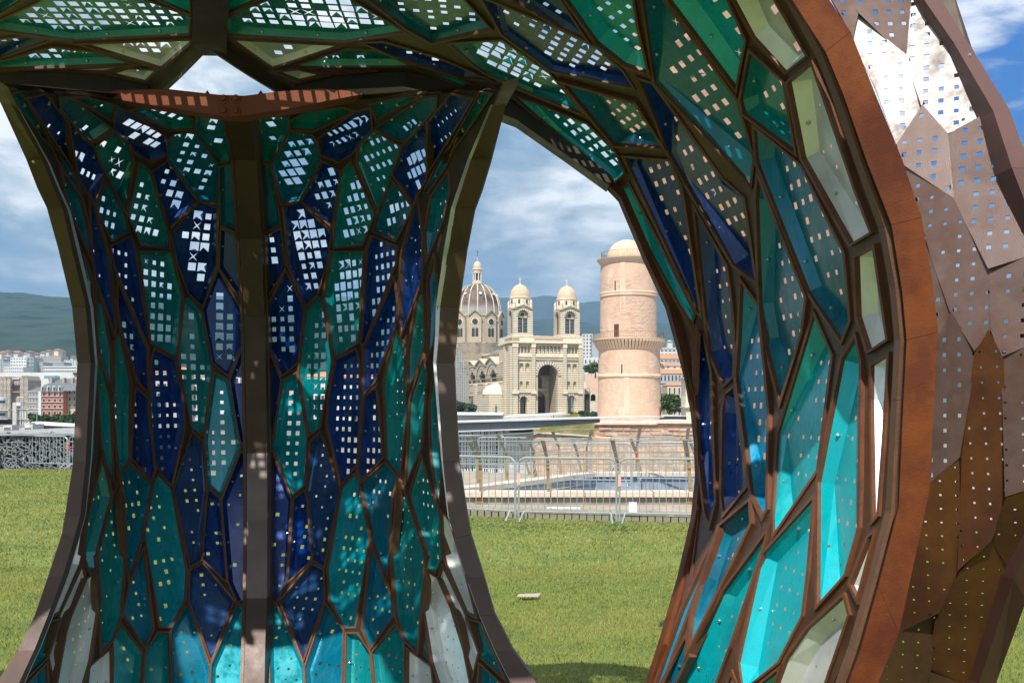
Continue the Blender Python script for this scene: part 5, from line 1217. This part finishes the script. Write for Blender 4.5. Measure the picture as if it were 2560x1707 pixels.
st = thing('bronze_statue', 'green bronze figure on a stone pedestal before the nave of the cathedral', 'statue', (xat(1240, 360), 360, zat(1036, 360)))
q = 360/F
MB().lathe([(5*q, 0), (5*q, 1.2*q), (3.6*q, 1.6*q), (3.6*q, 5*q), (4.2*q, 5.3*q)], n=8).build('pedestal', M['cream2'], st)
MB().lathe([(3*q, 5.3*q), (2.9*q, 9*q), (2.2*q, 14*q), (2.9*q, 18*q), (2.6*q, 20*q), (.9*q, 21.5*q), (1.5*q, 23*q), (1.3*q, 25*q), (0, 26.4*q)], n=10).tube([(1.6*q, 0, 18.5*q), (4.4*q, -.3, 17.5*q), (6.5*q, -.5, 18*q)], [.9*q, .7*q, .4*q], 6).build('figure', mat('verdigris_bronze', (.09, .17, .14), .6), st, True)
# arched chapel building right of the cathedral
ch = thing('arched_church', 'low stone church with round arches between the cathedral and the round tower', 'building')
Yq = 400
pl = [(xat(1459, Yq), zat(1046, Yq)), (xat(1540, Yq), zat(1046, Yq)), (xat(1540, Yq), zat(958, Yq)), (xat(1500, Yq), zat(985, Yq)), (xat(1480, Yq), zat(972, Yq)), (xat(1459, Yq), zat(950, Yq))]
plate('wall', pl, [arch_poly(xat(1468, Yq), zat(1043, Yq), 2.4, zat(968, Yq)), arch_poly(xat(1483, Yq), zat(1002, Yq), 2.0, zat(985, Yq))], Yq, Yq+3, M['cream2'], ch)
MB().box(xat(1459, Yq), xat(1540, Yq), Yq+3.2, Yq+3.6, zat(1046, Yq), zat(985, Yq)).build('dark_inside', M['opening'], ch)
MB().box(xat(1464, Yq), xat(1500, Yq), Yq+5, Yq+9, zat(985, Yq), zat(938, Yq)).build('crenellated_tower', M['pink'], ch)
for i in range(4): MB().box(xat(1464+i*9, Yq), xat(1469+i*9, Yq), Yq+5, Yq+9, zat(938, Yq)+.01, zat(933, Yq)).build('merlon', M['pink'], ch)
# ================================================================ CITY
M['wwall'] = mat('white_render', (.66, .66, .64), .85, 0, [(.60, .60, .58)], .2, 4); M['gwall'] = mat('grey_render', (.42, .46, .48), .85, 0, [(.36, .40, .42)], .2, 4)
M['pinkw'] = mat('pinkish_render', (.52, .42, .37), .85); M['tan'] = mat('tan_concrete', (.42, .34, .27), .9, 0, [(.36, .29, .23), (.47, .39, .31)], .3, 6)
M['brick'] = mat('red_brick', (.42, .13, .07), .9, 0, [(.48, .17, .09)], .5, 5); M['yel'] = mat('yellow_render', (.56, .46, .30), .9, 0, [(.50, .41, .27)], .3, 5)
M['tile'] = mat('orange_roof_tiles', (.52, .20, .09), .9, 0, [(.58, .26, .13), (.44, .17, .09)], .4, 6); M['grs'] = mat('grey_slate', (.12, .13, .145), .7, 0, [(.15, .16, .17)], .3, 5)
M['pane'] = mat('dark_window_pane', (.04, .05, .06), .15); M['bluepane'] = mat('blue_skylight', (.18, .30, .38), .2)
def block(name, label, x0, x1, y0, y1, Y, dep, m, grp=None, win=None, wm='pane', roof=None, cat='building', band=None, zmin=-4, par=None):
    """a building whose front spans the columns x0-x1 and the rows y0-y1 at distance Y; win = (cols, rows, width part, height part)"""
    t = thing(name, label, cat, group=grp)
    a, b = xat(x0, Y), xat(x1, Y); z1 = zat(y0, Y); z0 = min(zmin, zat(y1, Y))
    wl = MB().box(a, b, Y, Y+dep, z0, z1).build('wall', m, t)
    if win:
        nc, nr, wf, hf = win[:4]; zb = zat(y1, Y); cw = (b-a)/nc; rh = (z1-zb)/nr; w0 = None
        for i in range(nc):
            for j in range(nr):
                if w0 is None:
                    o = MB().box(-cw*wf/2-.15, cw*wf/2+.15, -.12, .02, -.15, rh*hf+.15).build('window', M['wwall'], t); p = MB().box(-cw*wf/2, cw*wf/2, -.2, -.13, 0, rh*hf).build('pane', M[wm], o); w0 = o
                else:
                    o = w0.copy(); COL.objects.link(o); p2 = p.copy(); COL.objects.link(p2); p2.parent = o
                o.location = (a+cw*(i+.5), Y, zb+rh*(j+.5-hf/2))
    if roof:
        k, h, rm = roof; zz = z1+h*Y/F; ov = (b-a)*.02
        if k == 'gable': MB().add([(a-ov, Y-.4, z1), (b+ov, Y-.4, z1), (b+ov, Y+dep, z1), (a-ov, Y+dep, z1), (a-ov, Y+dep/2, zz), (b+ov, Y+dep/2, zz)], [(0, 1, 5, 4), (3, 4, 5, 2), (0, 4, 3), (1, 2, 5)]).build('roof', M[rm], t)
        elif k == 'hip': MB().add([(a-ov, Y-.4, z1), (b+ov, Y-.4, z1), (b+ov, Y+dep, z1), (a-ov, Y+dep, z1), (a+(b-a)*.18, Y+dep/2, zz), (b-(b-a)*.18, Y+dep/2, zz)], [(0, 1, 5, 4), (3, 4, 5, 2), (0, 4, 3), (1, 2, 5)]).build('roof', M[rm], t)
        elif k == 'peak': MB().xz([(a, z1), (b, z1), ((a+b)/2, zz)], Y, Y+dep).build('roof', M[rm], t)
        elif k == 'flat': MB().box(a-ov, b+ov, Y-.5, Y+dep, z1+.01, zz).build('roof', M[rm], t)
    if band:
        for y in band: MB().box(a-.1, b+.1, Y-.45, Y-.01, zat(y+1.1, Y), zat(y, Y)).build('cornice', M['wwall'], t)
    return t
GL = 'apartment blocks under the left hill'; GS = 'pointed tan silo bays by the harbour'
# red brick corner house
t = block('brick_house', 'red brick apartment house with white window frames and a dark mansard roof', 103, 158, 978, 1040, 400, 14, M['brick'], None, (4, 4, .42, .55), band=(978, 990, 1004, 1020))
MB().box(xat(97, 400), xat(104, 400), 399.5, 412, -4, zat(976, 400)).build('corner_pier', M['wwall'], t)
a, b = xat(97, 400), xat(190, 400)
MB().add([(a, 399.4, zat(977, 400)), (b, 399.4, zat(977, 400)), (b-.6, 401.5, zat(963, 400)), (a+.8, 401.5, zat(963, 400)), (b-1.5, 412, zat(944, 400)), (a+4, 412, zat(944, 400))], [(0, 1, 2, 3), (3, 2, 4, 5)]).build('mansard_roof', M['grs'], t)
for i in range(4):
    x = 107.5+i*14.2; f = MB().box(xat(x-3.6, 399.3), xat(x+3.6, 399.3), 398.9, 402, zat(977, 400), zat(965, 400)).build('dormer', M['wwall'], t); MB().box(xat(x-2, 399), xat(x+2, 399), 398.7, 398.88, zat(975.5, 400), zat(967, 400)).build('pane', M['pane'], f)
for x in (127, 158, 179): MB().box(xat(x-2.8, 405), xat(x+2.8, 405), 405, 407, zat(958, 405), zat(944, 405)).build('chimney', M['tan'], t)
t = block('balcony_house', 'pale pink side wing with ranks of balconies left of the brick house', 71, 97, 978, 1040, 402, 14, M['pinkw'], None, (7, 4, .4, .6), band=(978, 993, 1006, 1021), roof=('hip', 12, 'grs'))
t = block('yellow_house', 'yellow apartment house with grey balcony lines right of the brick house', 158, 215, 972, 1040, 404, 14, M['yel'], None, (5, 4, .35, .5), band=(972, 987, 1001, 1016), roof=('hip', 10, 'tile'))
for i, (x0, x1, y0) in enumerate([(-22, -8, 952), (-7, 7, 952), (8, 16, 952), (17, 26, 952), (50, 59, 950), (60, 70, 950)]):
    t = block('silo_bay', ['tan silo bay cut by the picture edge', 'first whole pointed tan silo bay from the edge of the picture', 'narrow pointed tan silo bay second from the edge of the picture', 'pointed tan silo bay just before the dark balconies', 'pointed tan silo bay just after the dark balconies', 'pointed tan silo bay nearest the brick house'][i], x0, x1, y0, 1046, 430, 12, M['tan'], GS, (2, 6, .22, .4), roof=('peak', 11, 'tan'))
t = block('silo_link', 'recessed tan wall with dark glazed balconies between the pointed bays', 27, 49, 948, 1046, 433, 10, M['tan'], None, (5, 4, .25, .4), roof=('flat', 3, 'wwall'))
MB().box(xat(29, 431), xat(48, 431), 431.5, 432.9, zat(969, 431), zat(962, 431)).build('glazed_balcony', M['pane'], t); MB().box(xat(28, 431), xat(48, 431), 431.5, 432.9, zat(981, 431), zat(978, 431)).build('orange_balcony', M['tile'], t)
t = block('long_white_roof', 'long white warehouse roof behind the silo bays and brick house', -60, 215, 931, 944, 520, 40, M['wwall'], None, None)
MB().box(xat(110, 515), xat(138, 515), 515, 519.9, zat(946, 515), zat(939, 515)).build('skylight', M['bluepane'], t); MB().box(xat(178, 517), xat(194, 517), 519, 519.9, zat(936, 517), zat(931, 517)).build('dark_opening', M['pane'], t)
for i, (x0, x1, y0, y1, Y, m, w, lb) in enumerate([
    (-40, 8, 897, 932, 900, 'gwall', (6, 6, .5, .35), 'grey slab block at the picture edge under the left hill'), (8, 26, 905, 932, 890, 'gwall', (4, 5, .5, .4), 'blue grey flats beside the tall white block'),
    (26, 66, 893, 932, 860, 'wwall', (6, 5, .45, .3), 'tallest white block of flats with deep loggias under the left hill'), (66, 84, 893, 932, 862, 'gwall', (5, 4, .55, .75), 'grey glazed end tower of the white block of flats'),
    (10, 58, 917, 933, 840, 'wwall', (9, 2, .3, .4), 'low white terrace block in front of the white flats'), (84, 108, 905, 932, 870, 'gwall', (6, 4, .4, .4), 'small grey blue block right of the white flats'),
    (93, 153, 890, 908, 1100, 'pinkw', (14, 4, .6, .35), 'wide pink banded slab of flats at the foot of the hill'), (108, 215, 915, 932, 850, 'wwall', (18, 2, .7, .3), 'long white office block with ribbon windows'),
    (120, 160, 905, 916, 980, 'gwall', (9, 2, .5, .4), 'pale grey block behind the long white offices'), (160, 215, 900, 914, 1010, 'wwall', (8, 3, .4, .4), 'white block behind the offices, next to the rusty rib')]):
    block('apartment_block', lb, x0, x1, y0, y1, Y, 18, M[m], GL, w)
# buildings glimpsed through the holes of the leg
for i, (x0, x1, y0, Y, m, r, lb) in enumerate([(225, 330, 945, 410, 'yel', 'tile', 'yellow harbour house glimpsed through the navy cells'), (340, 470, 930, 415, 'pinkw', 'tile', 'pink house with an orange roof glimpsed through the green cells'), (480, 600, 940, 420, 'wwall', 'tile', 'white house with an orange roof glimpsed left of the centre rib'),
    (610, 740, 935, 405, 'pinkw', 'tile', 'pink house glimpsed just right of the centre rib'), (750, 880, 942, 412, 'wwall', 'tile', 'white house glimpsed through the right hand green cells'), (890, 1060, 938, 418, 'yel', 'tile', 'yellow house glimpsed through the turquoise cells near the cathedral')]):
    block('harbour_house', lb, x0, x1, y0, 1046, Y, 16, M[m], 'harbour houses seen only through the perforations', (8, 5, .4, .5), roof=('hip', 14, r))
# right of the tower
block('white_towers', 'white stepped hillside flats between the right bell tower and the round tower', 1456, 1512, 835, 905, 700, 20, M['wwall'], 'white flats behind the cathedral', (7, 8, .4, .45))
block('white_towers', 'plain white lower flats behind the dark tree by the cathedral', 1459, 1512, 893, 935, 560, 20, M['wwall'], 'white flats behind the cathedral', (5, 2, .3, .4))
block('grey_rooftop', 'small grey rooftop box at the tower gallery', 1480, 1500, 836, 852, 640, 8, M['gwall'], None, None)
for i, (x0, x1, y0, y1, Y, m, w, r, lb) in enumerate([
    (1640, 1760, 872, 890, 760, 'wwall', (12, 2, .6, .3), ('flat', 3, 'wwall'), 'white banded building above the orange roofs'),
    (1640, 1720, 897, 906, 640, 'gwall', (8, 1, .4, .4), ('gable', 13, 'tile'), 'grey house with the topmost wide orange tiled roof'),
    (1640, 1662, 908, 916, 560, 'wwall', (3, 1, .4, .5), ('flat', 2, 'wwall'), 'small white house at the edge of the round tower'),
    (1662, 1760, 915, 920, 545, 'wwall', (6, 1, .3, .5), ('gable', 8, 'tile'), 'white house with the middle orange tiled roof'),
    (1640, 1722, 934, 955, 470, 'gwall', (9, 1, .45, .6), ('gable', 13, 'tile'), 'grey glazed arcade under the bright orange roof'),
    (1640, 1690, 958, 1046, 440, 'gwall', (6, 1, .2, .8), ('flat', 2, 'gwall'), 'grey building with tall pilasters behind the tree'),
    (1668, 1716, 963, 1046, 410, 'cream2', (4, 3, .3, .55), ('hip', 8, 'tile'), 'ornate cream house with arched windows behind the tree')]):
    block('town_house', lb, x0, x1, y0, y1, Y, 14, M[m], 'houses right of the round tower', w, roof=r)
t = block('square_stone_tower', 'plain cream square stone tower half hidden by the blue leg', 1715, 1775, 946, 1070, 140, 4, M['cream'], None, (1, 5, .04, .04), roof=('hip', 9, 'tile'))
MB().box(xat(1712, 139.5), xat(1778, 139.5), 139.6, 144, zat(1019.5, 140), zat(1016, 140)).build('string_course', M['cope'], t); MB().box(xat(1708, 139.5), xat(1780, 139.5), 139.4, 144.4, zat(946, 140)-.01, zat(943, 140)).build('eaves', M['cope'], t)
# hillside houses, far off
g_ = random.Random(12); hh = []
for i in range(60):
    if i < 34: x = g_.uniform(-30, 230); y = g_.uniform(868, 900)
    else: x = g_.choice((g_.uniform(1640, 1750), g_.uniform(1338, 1384), g_.uniform(1458, 1500))); y = g_.uniform(838, 868)
    Y = 1500+g_.uniform(-200, 300); w = g_.uniform(5, 13); h = g_.uniform(4, 9)
    a, b = xat(x, Y), xat(x+w, Y); mb = MB(); mb.box(a, b, Y, Y+14, zat(y+22, Y), zat(y, Y), 0); mb.add([(a-1, Y-1, zat(y, Y)), (b+1, Y-1, zat(y, Y)), (b+1, Y+15, zat(y, Y)), (a-1, Y+15, zat(y, Y)), ((a*.7+b*.3), Y+7, zat(y-2.5, Y)), ((a*.3+b*.7), Y+7, zat(y-2.5, Y))], [(0, 1, 5, 4), (3, 4, 5, 2), (0, 4, 3), (1, 2, 5)], 1)
    for q in range(3): mb.box(a+(b-a)*(q+.3)/3, a+(b-a)*(q+.7)/3, Y-.5, Y-.05, zat(y+4.5, Y), zat(y+2, Y), 2)
    o = mb.build('hillside_house', [M[g_.choice(('wwall', 'wwall', 'pinkw', 'cream'))], M[g_.choice(('tile', 'wwall', 'tile'))], M['pane']])
    tag(o, 'small distant house among the trees at the foot of the '+('left hill' if i < 34 else 'blue hills'), 'house', 'distant houses of the left hill foot' if i < 34 else 'distant houses of the blue hill foot')
# hills
def hill(name, pts, Y, dep, y_base, m, seed, rough=1.0, nx=160, ny=26):
    g = np.random.default_rng(seed); xs = np.linspace(pts[0][0], pts[-1][0], nx); ridge = np.interp(xs, [p[0] for p in pts], [p[1] for p in pts])
    def fr(u, sd):
        s = np.zeros_like(u); a = 1; f = 1
        for o in range(7): s += a*np.sin(u*f*.021+sd*1.7+o*2.1+1.3*np.sin(u*f*.013+o)); a *= .58; f *= 2.07
        return s
    ridge = ridge+fr(xs, seed)*1.9*rough; vs = []; fs = []
    for j in range(ny):
        t = j/(ny-1); Yj = Y-dep*(1-t)
        for i, x in enumerate(xs):
            top = zat(ridge[i], Y); base = zat(y_base, Y-dep)-8; s = t**.85*(1+.10*math.sin(x*.017+j*.22+seed)*(1-t)+.05*math.sin(x*.043+j*.6)*(1-t))
            vs.append((xat(x, Y), Yj+dep*.03*math.sin(x*.02+j*.3)*(1-t), base+(top-base)*min(1, s)))
    for j in range(ny-1):
        for i in range(nx-1): fs.append((j*nx+i, j*nx+i+1, (j+1)*nx+i+1, (j+1)*nx+i))
    return tag(mesh(name, vs, fs, m, smooth=True), kind='structure')
def hill_mat(name, cols, s, vr=(.35, .65)): return mat(name, cols[0], 1, 0, cols[1:], s, 12, spec=.05, vr=vr)
M['hg'] = hill_mat('wooded_hill', [(.015, .03, .02), (.03, .05, .03), (.05, .07, .045), (.02, .035, .022)], .007)
M['hb'] = hill_mat('far_mountain', [(.025, .04, .03), (.045, .06, .045), (.12, .115, .10)], .004, (.35, .8))
M['ho'] = hill_mat('quarried_hill', [(.012, .026, .018), (.028, .050, .032), (.04, .066, .04), (.018, .034, .024), (.10, .10, .065)], .011, (.36, .74))
hill('far_mountain', [(-2600, 720), (-900, 735), (0, 745), (700, 742), (1130, 742), (1250, 748), (1335, 742), (1362, 736), (1390, 739), (1455, 758), (1520, 752), (1600, 742), (1645, 730), (1720, 728), (1900, 735), (2600, 700), (4200, 740)], 7000, 1800, 990, M['hb'], 3, 1.2, 420)
hill('middle_ridge', [(-900, 830), (600, 820), (1130, 805), (1300, 800), (1400, 797), (1500, 812), (1640, 806), (1700, 815), (1900, 800), (2800, 790)], 4600, 1400, 960, M['hg'], 8, .8, 260)
hill('wooded_hill', [(-1400, 700), (-300, 722), (0, 729), (60, 733), (120, 741), (180, 743), (320, 752), (520, 770), (760, 790), (1000, 812)], 3000, 1300, 905, M['ho'], 5, .8, 260)
# ================================================================ TREES AND SHRUBS
M['leaf'] = mat('tree_leaves', (.045, .085, .02), .7, 0, [(.07, .125, .03), (.03, .06, .015)], .9, 5); M['leafd'] = mat('dark_shrub_leaves', (.035, .065, .03), .75, 0, [(.055, .09, .04)], .9, 5)
M['ochre'] = mat('dry_yellow_grass', (.30, .24, .07), .8, 0, [(.20, .21, .06), (.36, .30, .10)], .9, 5); M['bark'] = mat('bark', (.09, .065, .045), .9)
def tree(name, label, cat, x, yb, yt, wpx, Y, m, grp=None, n=900, trunk=True, leaf=.35, blobs=9, seed=0):
    g = random.Random(seed); t = thing(name, label, cat, (xat(x, Y), Y, 0), group=grp); z0 = zat(yb, Y); z1 = zat(yt, Y); hh_ = z1-z0; w = wpx/2*Y/F; cl = []
    for i in range(blobs): cl.append((g.uniform(-.7, .7)*w, g.uniform(-.5, .5)*w, z0+hh_*g.uniform(.35 if trunk else .1, .8), g.uniform(.28, .5)))
    vs = []; fs = []
    for i in range(n):
        c = g.choice(cl); a = g.uniform(0, 6.283); e = math.asin(g.uniform(-.9, 1)); r = c[3]*g.uniform(.6, 1)
        p = Vector((c[0]+w*r*math.cos(a)*math.cos(e), c[1]+w*r*math.sin(a)*math.cos(e), c[2]+hh_*r*.75*math.sin(e)))
        if p.z > z1: p.z = z1-g.random()*hh_*.12
        if p.z < z0: p.z = z0+g.random()*hh_*.2
        d1 = Vector((g.gauss(0, 1), g.gauss(0, 1), g.gauss(0, .6))).normalized()*leaf; d2 = d1.cross(Vector((g.gauss(0, 1), g.gauss(0, 1), g.gauss(0, 1)))).normalized()*leaf*.7
        k = len(vs); vs += [p-d1, p+d2, p+d1, p-d2]; fs.append((k, k+1, k+2, k+3))
    mesh('crown', vs, fs, m, t)
    if trunk:
        tr = MB().tube([(0, 0, z0), (w*.04, 0, z0+hh_*.3), (0, 0, z0+hh_*.6)], [w*.07, w*.05, w*.02], 6)
        for q in range(3): tr.tube([(w*.02, 0, z0+hh_*.3), (g.uniform(-.4, .4)*w, g.uniform(-.3, .3)*w, z0+hh_*.65)], [w*.03, w*.012], 5)
        tr.build('trunk', M['bark'], t)
    return t
tree('dark_shrub', 'rounded dark green shrub before the nave under the scaffolding', 'shrub', 1163, 1036, 1003, 74, 300, M['leafd'], None, 1500, False, .55, 10, 1)
tree('green_tree', 'green tree rising between the cathedral and the round tower', 'tree', 1488, 945, 905, 62, 380, M['leaf'], None, 1200, True, .6, 9, 2)
tree('low_bush', 'dark bush at the foot of the right cathedral door', 'bush', 1432, 1042, 1030, 34, 290, M['leafd'], 'bushes below the cathedral', 500, False, .45, 6, 3)
tree('low_bush', 'wider dark bush touching the round tower', 'bush', 1472, 1044, 1028, 52, 280, M['leafd'], 'bushes below the cathedral', 800, False, .45, 7, 4)
tree('town_tree', 'full green tree to the right of the round tower', 'tree', 1672, 1040, 985, 66, 180, M['leaf'], None, 1500, True, .28, 10, 5)
tree('town_tree', 'small greyish tree beside the cream square tower', 'tree', 1706, 1040, 1000, 30, 200, M['leafd'], None, 500, True, .25, 6, 6)
for i, x in enumerate((82, 98, 114, 130, 146, 162, 178, 194)):
    tree('hedge_tree', ['low green tree nearest the lamp post below the balcony wing', 'second low green tree below the brick house', 'third low green tree below the brick house', 'fourth low green tree below the brick house', 'fifth low green tree, below the brick house chimney side', 'low green tree where the yellow house begins', 'low green tree below the yellow house balconies', 'last low green tree hidden partly by the rusty rib'][i], 'tree', x, 1058, 1034+(i % 3)*1.5, 24, 250, M['leaf'], 'row of low trees before the brick house', 420, False, .42, 6, 20+i)
# ochre grass bank
def bank():
    g = np.random.default_rng(6); n = 16000; u = g.uniform(0, 1, n); px = 1335+u*145; base = np.interp(px, [1335, 1350, 1470, 1482], [1086, 1088, 1093, 1097]); top = np.interp(px, [1335, 1355, 1380, 1440, 1450, 1482], [1084, 1078, 1064, 1052, 1062, 1072])
    v_ = g.uniform(0, 1, n)**.8; py = base+(top-base)*v_; Y = 70.5+v_*5; h = g.uniform(.25, .8, n); w = g.uniform(.02, .05, n)
    x = (px-1280)/F*Y; z = H-(py-HY)/F*Y; lx = g.normal(.05, .12, n)
    v = np.zeros((n, 3, 3)); v[:, 0] = np.c_[x-w, Y, z-.1]; v[:, 1] = np.c_[x+w, Y, z-.1]; v[:, 2] = np.c_[x+lx, Y-.05, z+h]
    me = bpy.data.meshes.new('bank_grass'); me.from_pydata([], [], []); me.vertices.add(n*3); me.vertices.foreach_set('co', v.ravel()); me.loops.add(n*3); me.loops.foreach_set('vertex_index', np.arange(n*3)); me.polygons.add(n); me.polygons.foreach_set('loop_start', np.arange(0, n*3, 3)); me.update(); me.validate(); me.materials.append(M['ochre'])
    o = bpy.data.objects.new('bank_grass', me); COL.objects.link(o); tag(o, 'tall dry yellow grass on the bank left of the fort wall', 'dry grass', kind='stuff')
    pts = [(1335, 1086), (1355, 1081), (1380, 1068), (1440, 1057), (1482, 1075), (1482, 1100), (1400, 1094)]
    vs_ = [P(x_, y_, 71) for x_, y_ in pts[5:]+pts[:1]]+[P(x_, y_, 75.5) for x_, y_ in pts[1:5]]
    tag(mesh('earth_bank', vs_, [tuple(range(len(vs_)))], M['ochre']), kind='structure')
bank()
# ================================================================ HARBOUR DETAILS ON THE LEFT
t = thing('ship_bridge_house', 'white rounded harbour station with two rows of windows at the picture edge', 'building')
Yp = 330; 
for y0, y1 in ((994, 1011), (1026, 1042)): 
    MB().lathe([(20*Yp/F, zat(y1, Yp)), (20*Yp/F, zat(y0, Yp)), (18*Yp/F, zat(y0-1, Yp))], (xat(-3, Yp), Yp), 28).build('round_wall', M['wwall'], t)
    for i in range(7):
        a = -math.pi/2+(i-3)*.36; q = MB().box(-.42, .42, -.1, .1, zat(y0+13, Yp), zat(y0+7, Yp)).build('window', M['pane'], t); q.location = (xat(-3, Yp)+20.1*Yp/F*math.cos(a), Yp+20.1*Yp/F*math.sin(a), 0); q.rotation_euler = (0, 0, a+math.pi/2)
MB().box(xat(-40, Yp), xat(32, Yp), Yp-3, Yp+8, zat(1026, Yp), zat(1023, Yp)).box(xat(-40, Yp), xat(30, Yp), Yp-3, Yp+8, zat(1048, Yp), zat(1046, Yp)).build('floor_slab', M['lconc'], t)
MB().box(xat(-40, Yp), xat(26, Yp), Yp-1, Yp+8, -4, zat(1049, Yp)).build('dark_undercroft', M['dark'], t)
t = thing('concrete_pylon', 'tall grey concrete pylon beside the white harbour station', 'pylon'); Yp = 300
MB().box(xat(31, Yp), xat(41, Yp), Yp, Yp+3, zat(1070, Yp), zat(1006, Yp)).build('shaft', M['lconc'], t); MB().box(xat(41, Yp), xat(51, Yp), Yp, Yp+3, zat(1014, Yp), zat(1006, Yp)).build('head', M['wwall'], t)
for x in (45, 52, 58, 66): MB().box(xat(x, Yp), xat(x+2, Yp), Yp+1, Yp+1.4, zat(1068, Yp), zat(1022, Yp)).build('column', M['wwall'], t)
for y in (1022, 1047): MB().box(xat(40, Yp), xat(70, Yp), Yp+.6, Yp+3, zat(y+1.5, Yp), zat(y, Yp)).build('landing', M['lconc'], t)
for i, (x, y0, lb) in enumerate([(52, 993, 'tall street lamp with a forked head beside the pylon'), (92, 1022, 'street lamp standing before the low trees')]):
    Yp = 200; t = thing('street_lamp', lb, 'street lamp', (xat(x, Yp), Yp, 0), group='harbour street lamps')
    MB().tube([(0, 0, zat(1075, Yp)), (0, 0, zat(y0, Yp))], [.1, .06], 6).build('pole', M['galv'], t); MB().box(-.7, .7, -.12, .12, zat(y0, Yp), zat(y0, Yp)+.12).build('lamp_head', M['wpaint'], t)
t = thing('white_footbridge', 'long white concrete footbridge before the row of low trees', 'bridge'); 
slant('deck', [(68, 1062), (80, 1054), (215, 1062), (215, 1068), (82, 1062)], 170, 173, M['wpaint'], t); slant('underside', [(82, 1063), (215, 1069), (215, 1074), (82, 1074)], 171, 173, M['concrete'], t)
t = thing('quay_steps', 'pale stepped concrete terrace at the foot of the pylon', 'steps')
for i, (x0, x1, y0) in enumerate([(-40, 10, 1068), (8, 30, 1062), (30, 62, 1069), (56, 82, 1060), (60, 74, 1056)]): slant('step_block', [(x0, 1080), (x1, 1080), (x1, y0), (x0, y0+1)], 160+i*2, 164+i*2, M['lconc'], t)
# ================================================================ PEOPLE (far away, a few pixels each)
def person(label, x, yb, hpx, Y, top, low, seed, ry=0, sit=False):
    h = hpx*Y/F; t = thing('person', label, 'person', (xat(x, Y), Y, zat(yb, Y)), ry)
    def skin(nm, V, E, Rr, m, par):
        me = bpy.data.meshes.new(nm); me.from_pydata([Vector(v)*h for v in V], E, []); o = bpy.data.objects.new(nm, me); COL.objects.link(o); o.parent = par; me.materials.append(m)
        md = o.modifiers.new('skin', 'SKIN'); 
        for i, r in enumerate(Rr): me.skin_vertices[0].data[i].radius = (r*h, r*h*.8)
        me.skin_vertices[0].data[0].use_root = True; o.modifiers.new('sub', 'SUBSURF').levels = 1; return o
    k = 0 if not sit else .22
    V = [(0, 0, .52-k), (0, 0, .70-k), (0, 0, .82-k), (0, 0, .87-k), (0, 0, .94-k), (.12, 0, .80-k), (.16, -.03, .63-k), (.15, -.10, .5-k), (-.12, 0, .80-k), (-.16, -.02, .63-k), (-.14, -.09, .5-k)]
    E = [(0, 1), (1, 2), (2, 3), (3, 4), (2, 5), (5, 6), (6, 7), (2, 8), (8, 9), (9, 10)]; Rr = [.085, .075, .07, .032, .06, .038, .03, .022, .038, .03, .022]
    if not sit: L_ = [(.06, 0, .48), (.065, -.02, .27), (.06, .02, .03), (-.06, 0, .48), (-.07, .01, .27), (-.07, -.02, .03)]
    else: L_ = [(.06, -.03, .28), (.07, -.22, .28), (.07, -.24, .03), (-.06, -.03, .28), (-.07, -.22, .28), (-.07, -.24, .03)]
    V += L_; E += [(0, 11), (11, 12), (12, 13), (0, 14), (14, 15), (15, 16)]; Rr += [.06, .045, .03]*2
    b = skin('body', V, E, Rr, mat('clothing_'+str(seed), top, .8), t)
    MB().lathe([(.0, .965-k), (.04, .955-k), (.05, .93-k), (.048, .90-k)], n=8).build('hair', mat('hair_'+str(seed), (.03, .02, .015), .7), t).scale = (h, h, h)
    MB().lathe([(.0, .86-k), (.03, .87-k), (.043, .90-k), (.043, .93-k), (0, .955-k)], (0, -.006), n=8).build('face', mat('skin_'+str(seed), (.5, .3, .2), .6), t).scale = (h, h, h)
    return t
person('person in a light blue top on the white hall terrace', 1142, 1056, 10, 110, (.10, .35, .5), (.1, .1, .1), 1)
person('person in a red top beside a darker companion on the pale hall wall', 1378, 1047, 9, 112, (.6, .05, .04), (.1, .1, .1), 2)
person('person in dark clothes next to the red topped one on the pale hall wall', 1384, 1047, 10, 112, (.04, .045, .06), (.1, .1, .1), 3, .5)
person('dark clad person crouching behind the railing below the yellow grass bank', 1407, 1099, 12, 60, (.02, .02, .025), (.1, .1, .1), 4, 0, True)
person('person in black sitting at the foot of the leftmost crowd barrier', -3, 1170, 68, 33, (.02, .02, .022), (.1, .1, .1), 5, .4, True)
# ================================================================ AIR
hz = bpy.data.materials.new('haze_air'); hz.use_nodes = True; nt = hz.node_tree
for n in list(nt.nodes):
    if n.type != 'OUTPUT_MATERIAL': nt.nodes.remove(n)
pv = nt.nodes.new('ShaderNodeVolumePrincipled'); pv.inputs['Color'].default_value = (.40, .68, 1, 1); pv.inputs['Density'].default_value = HAZE = .00013; pv.inputs['Anisotropy'].default_value = .2
nt.links.new(pv.outputs[0], nt.nodes['Material Output'].inputs['Volume'])
if HAZE: tag(MB().box(-15000, 15000, -60, 13000, -40, 1000).build('haze', hz), 'thin pale summer haze over the city and hills', 'haze', kind='stuff')
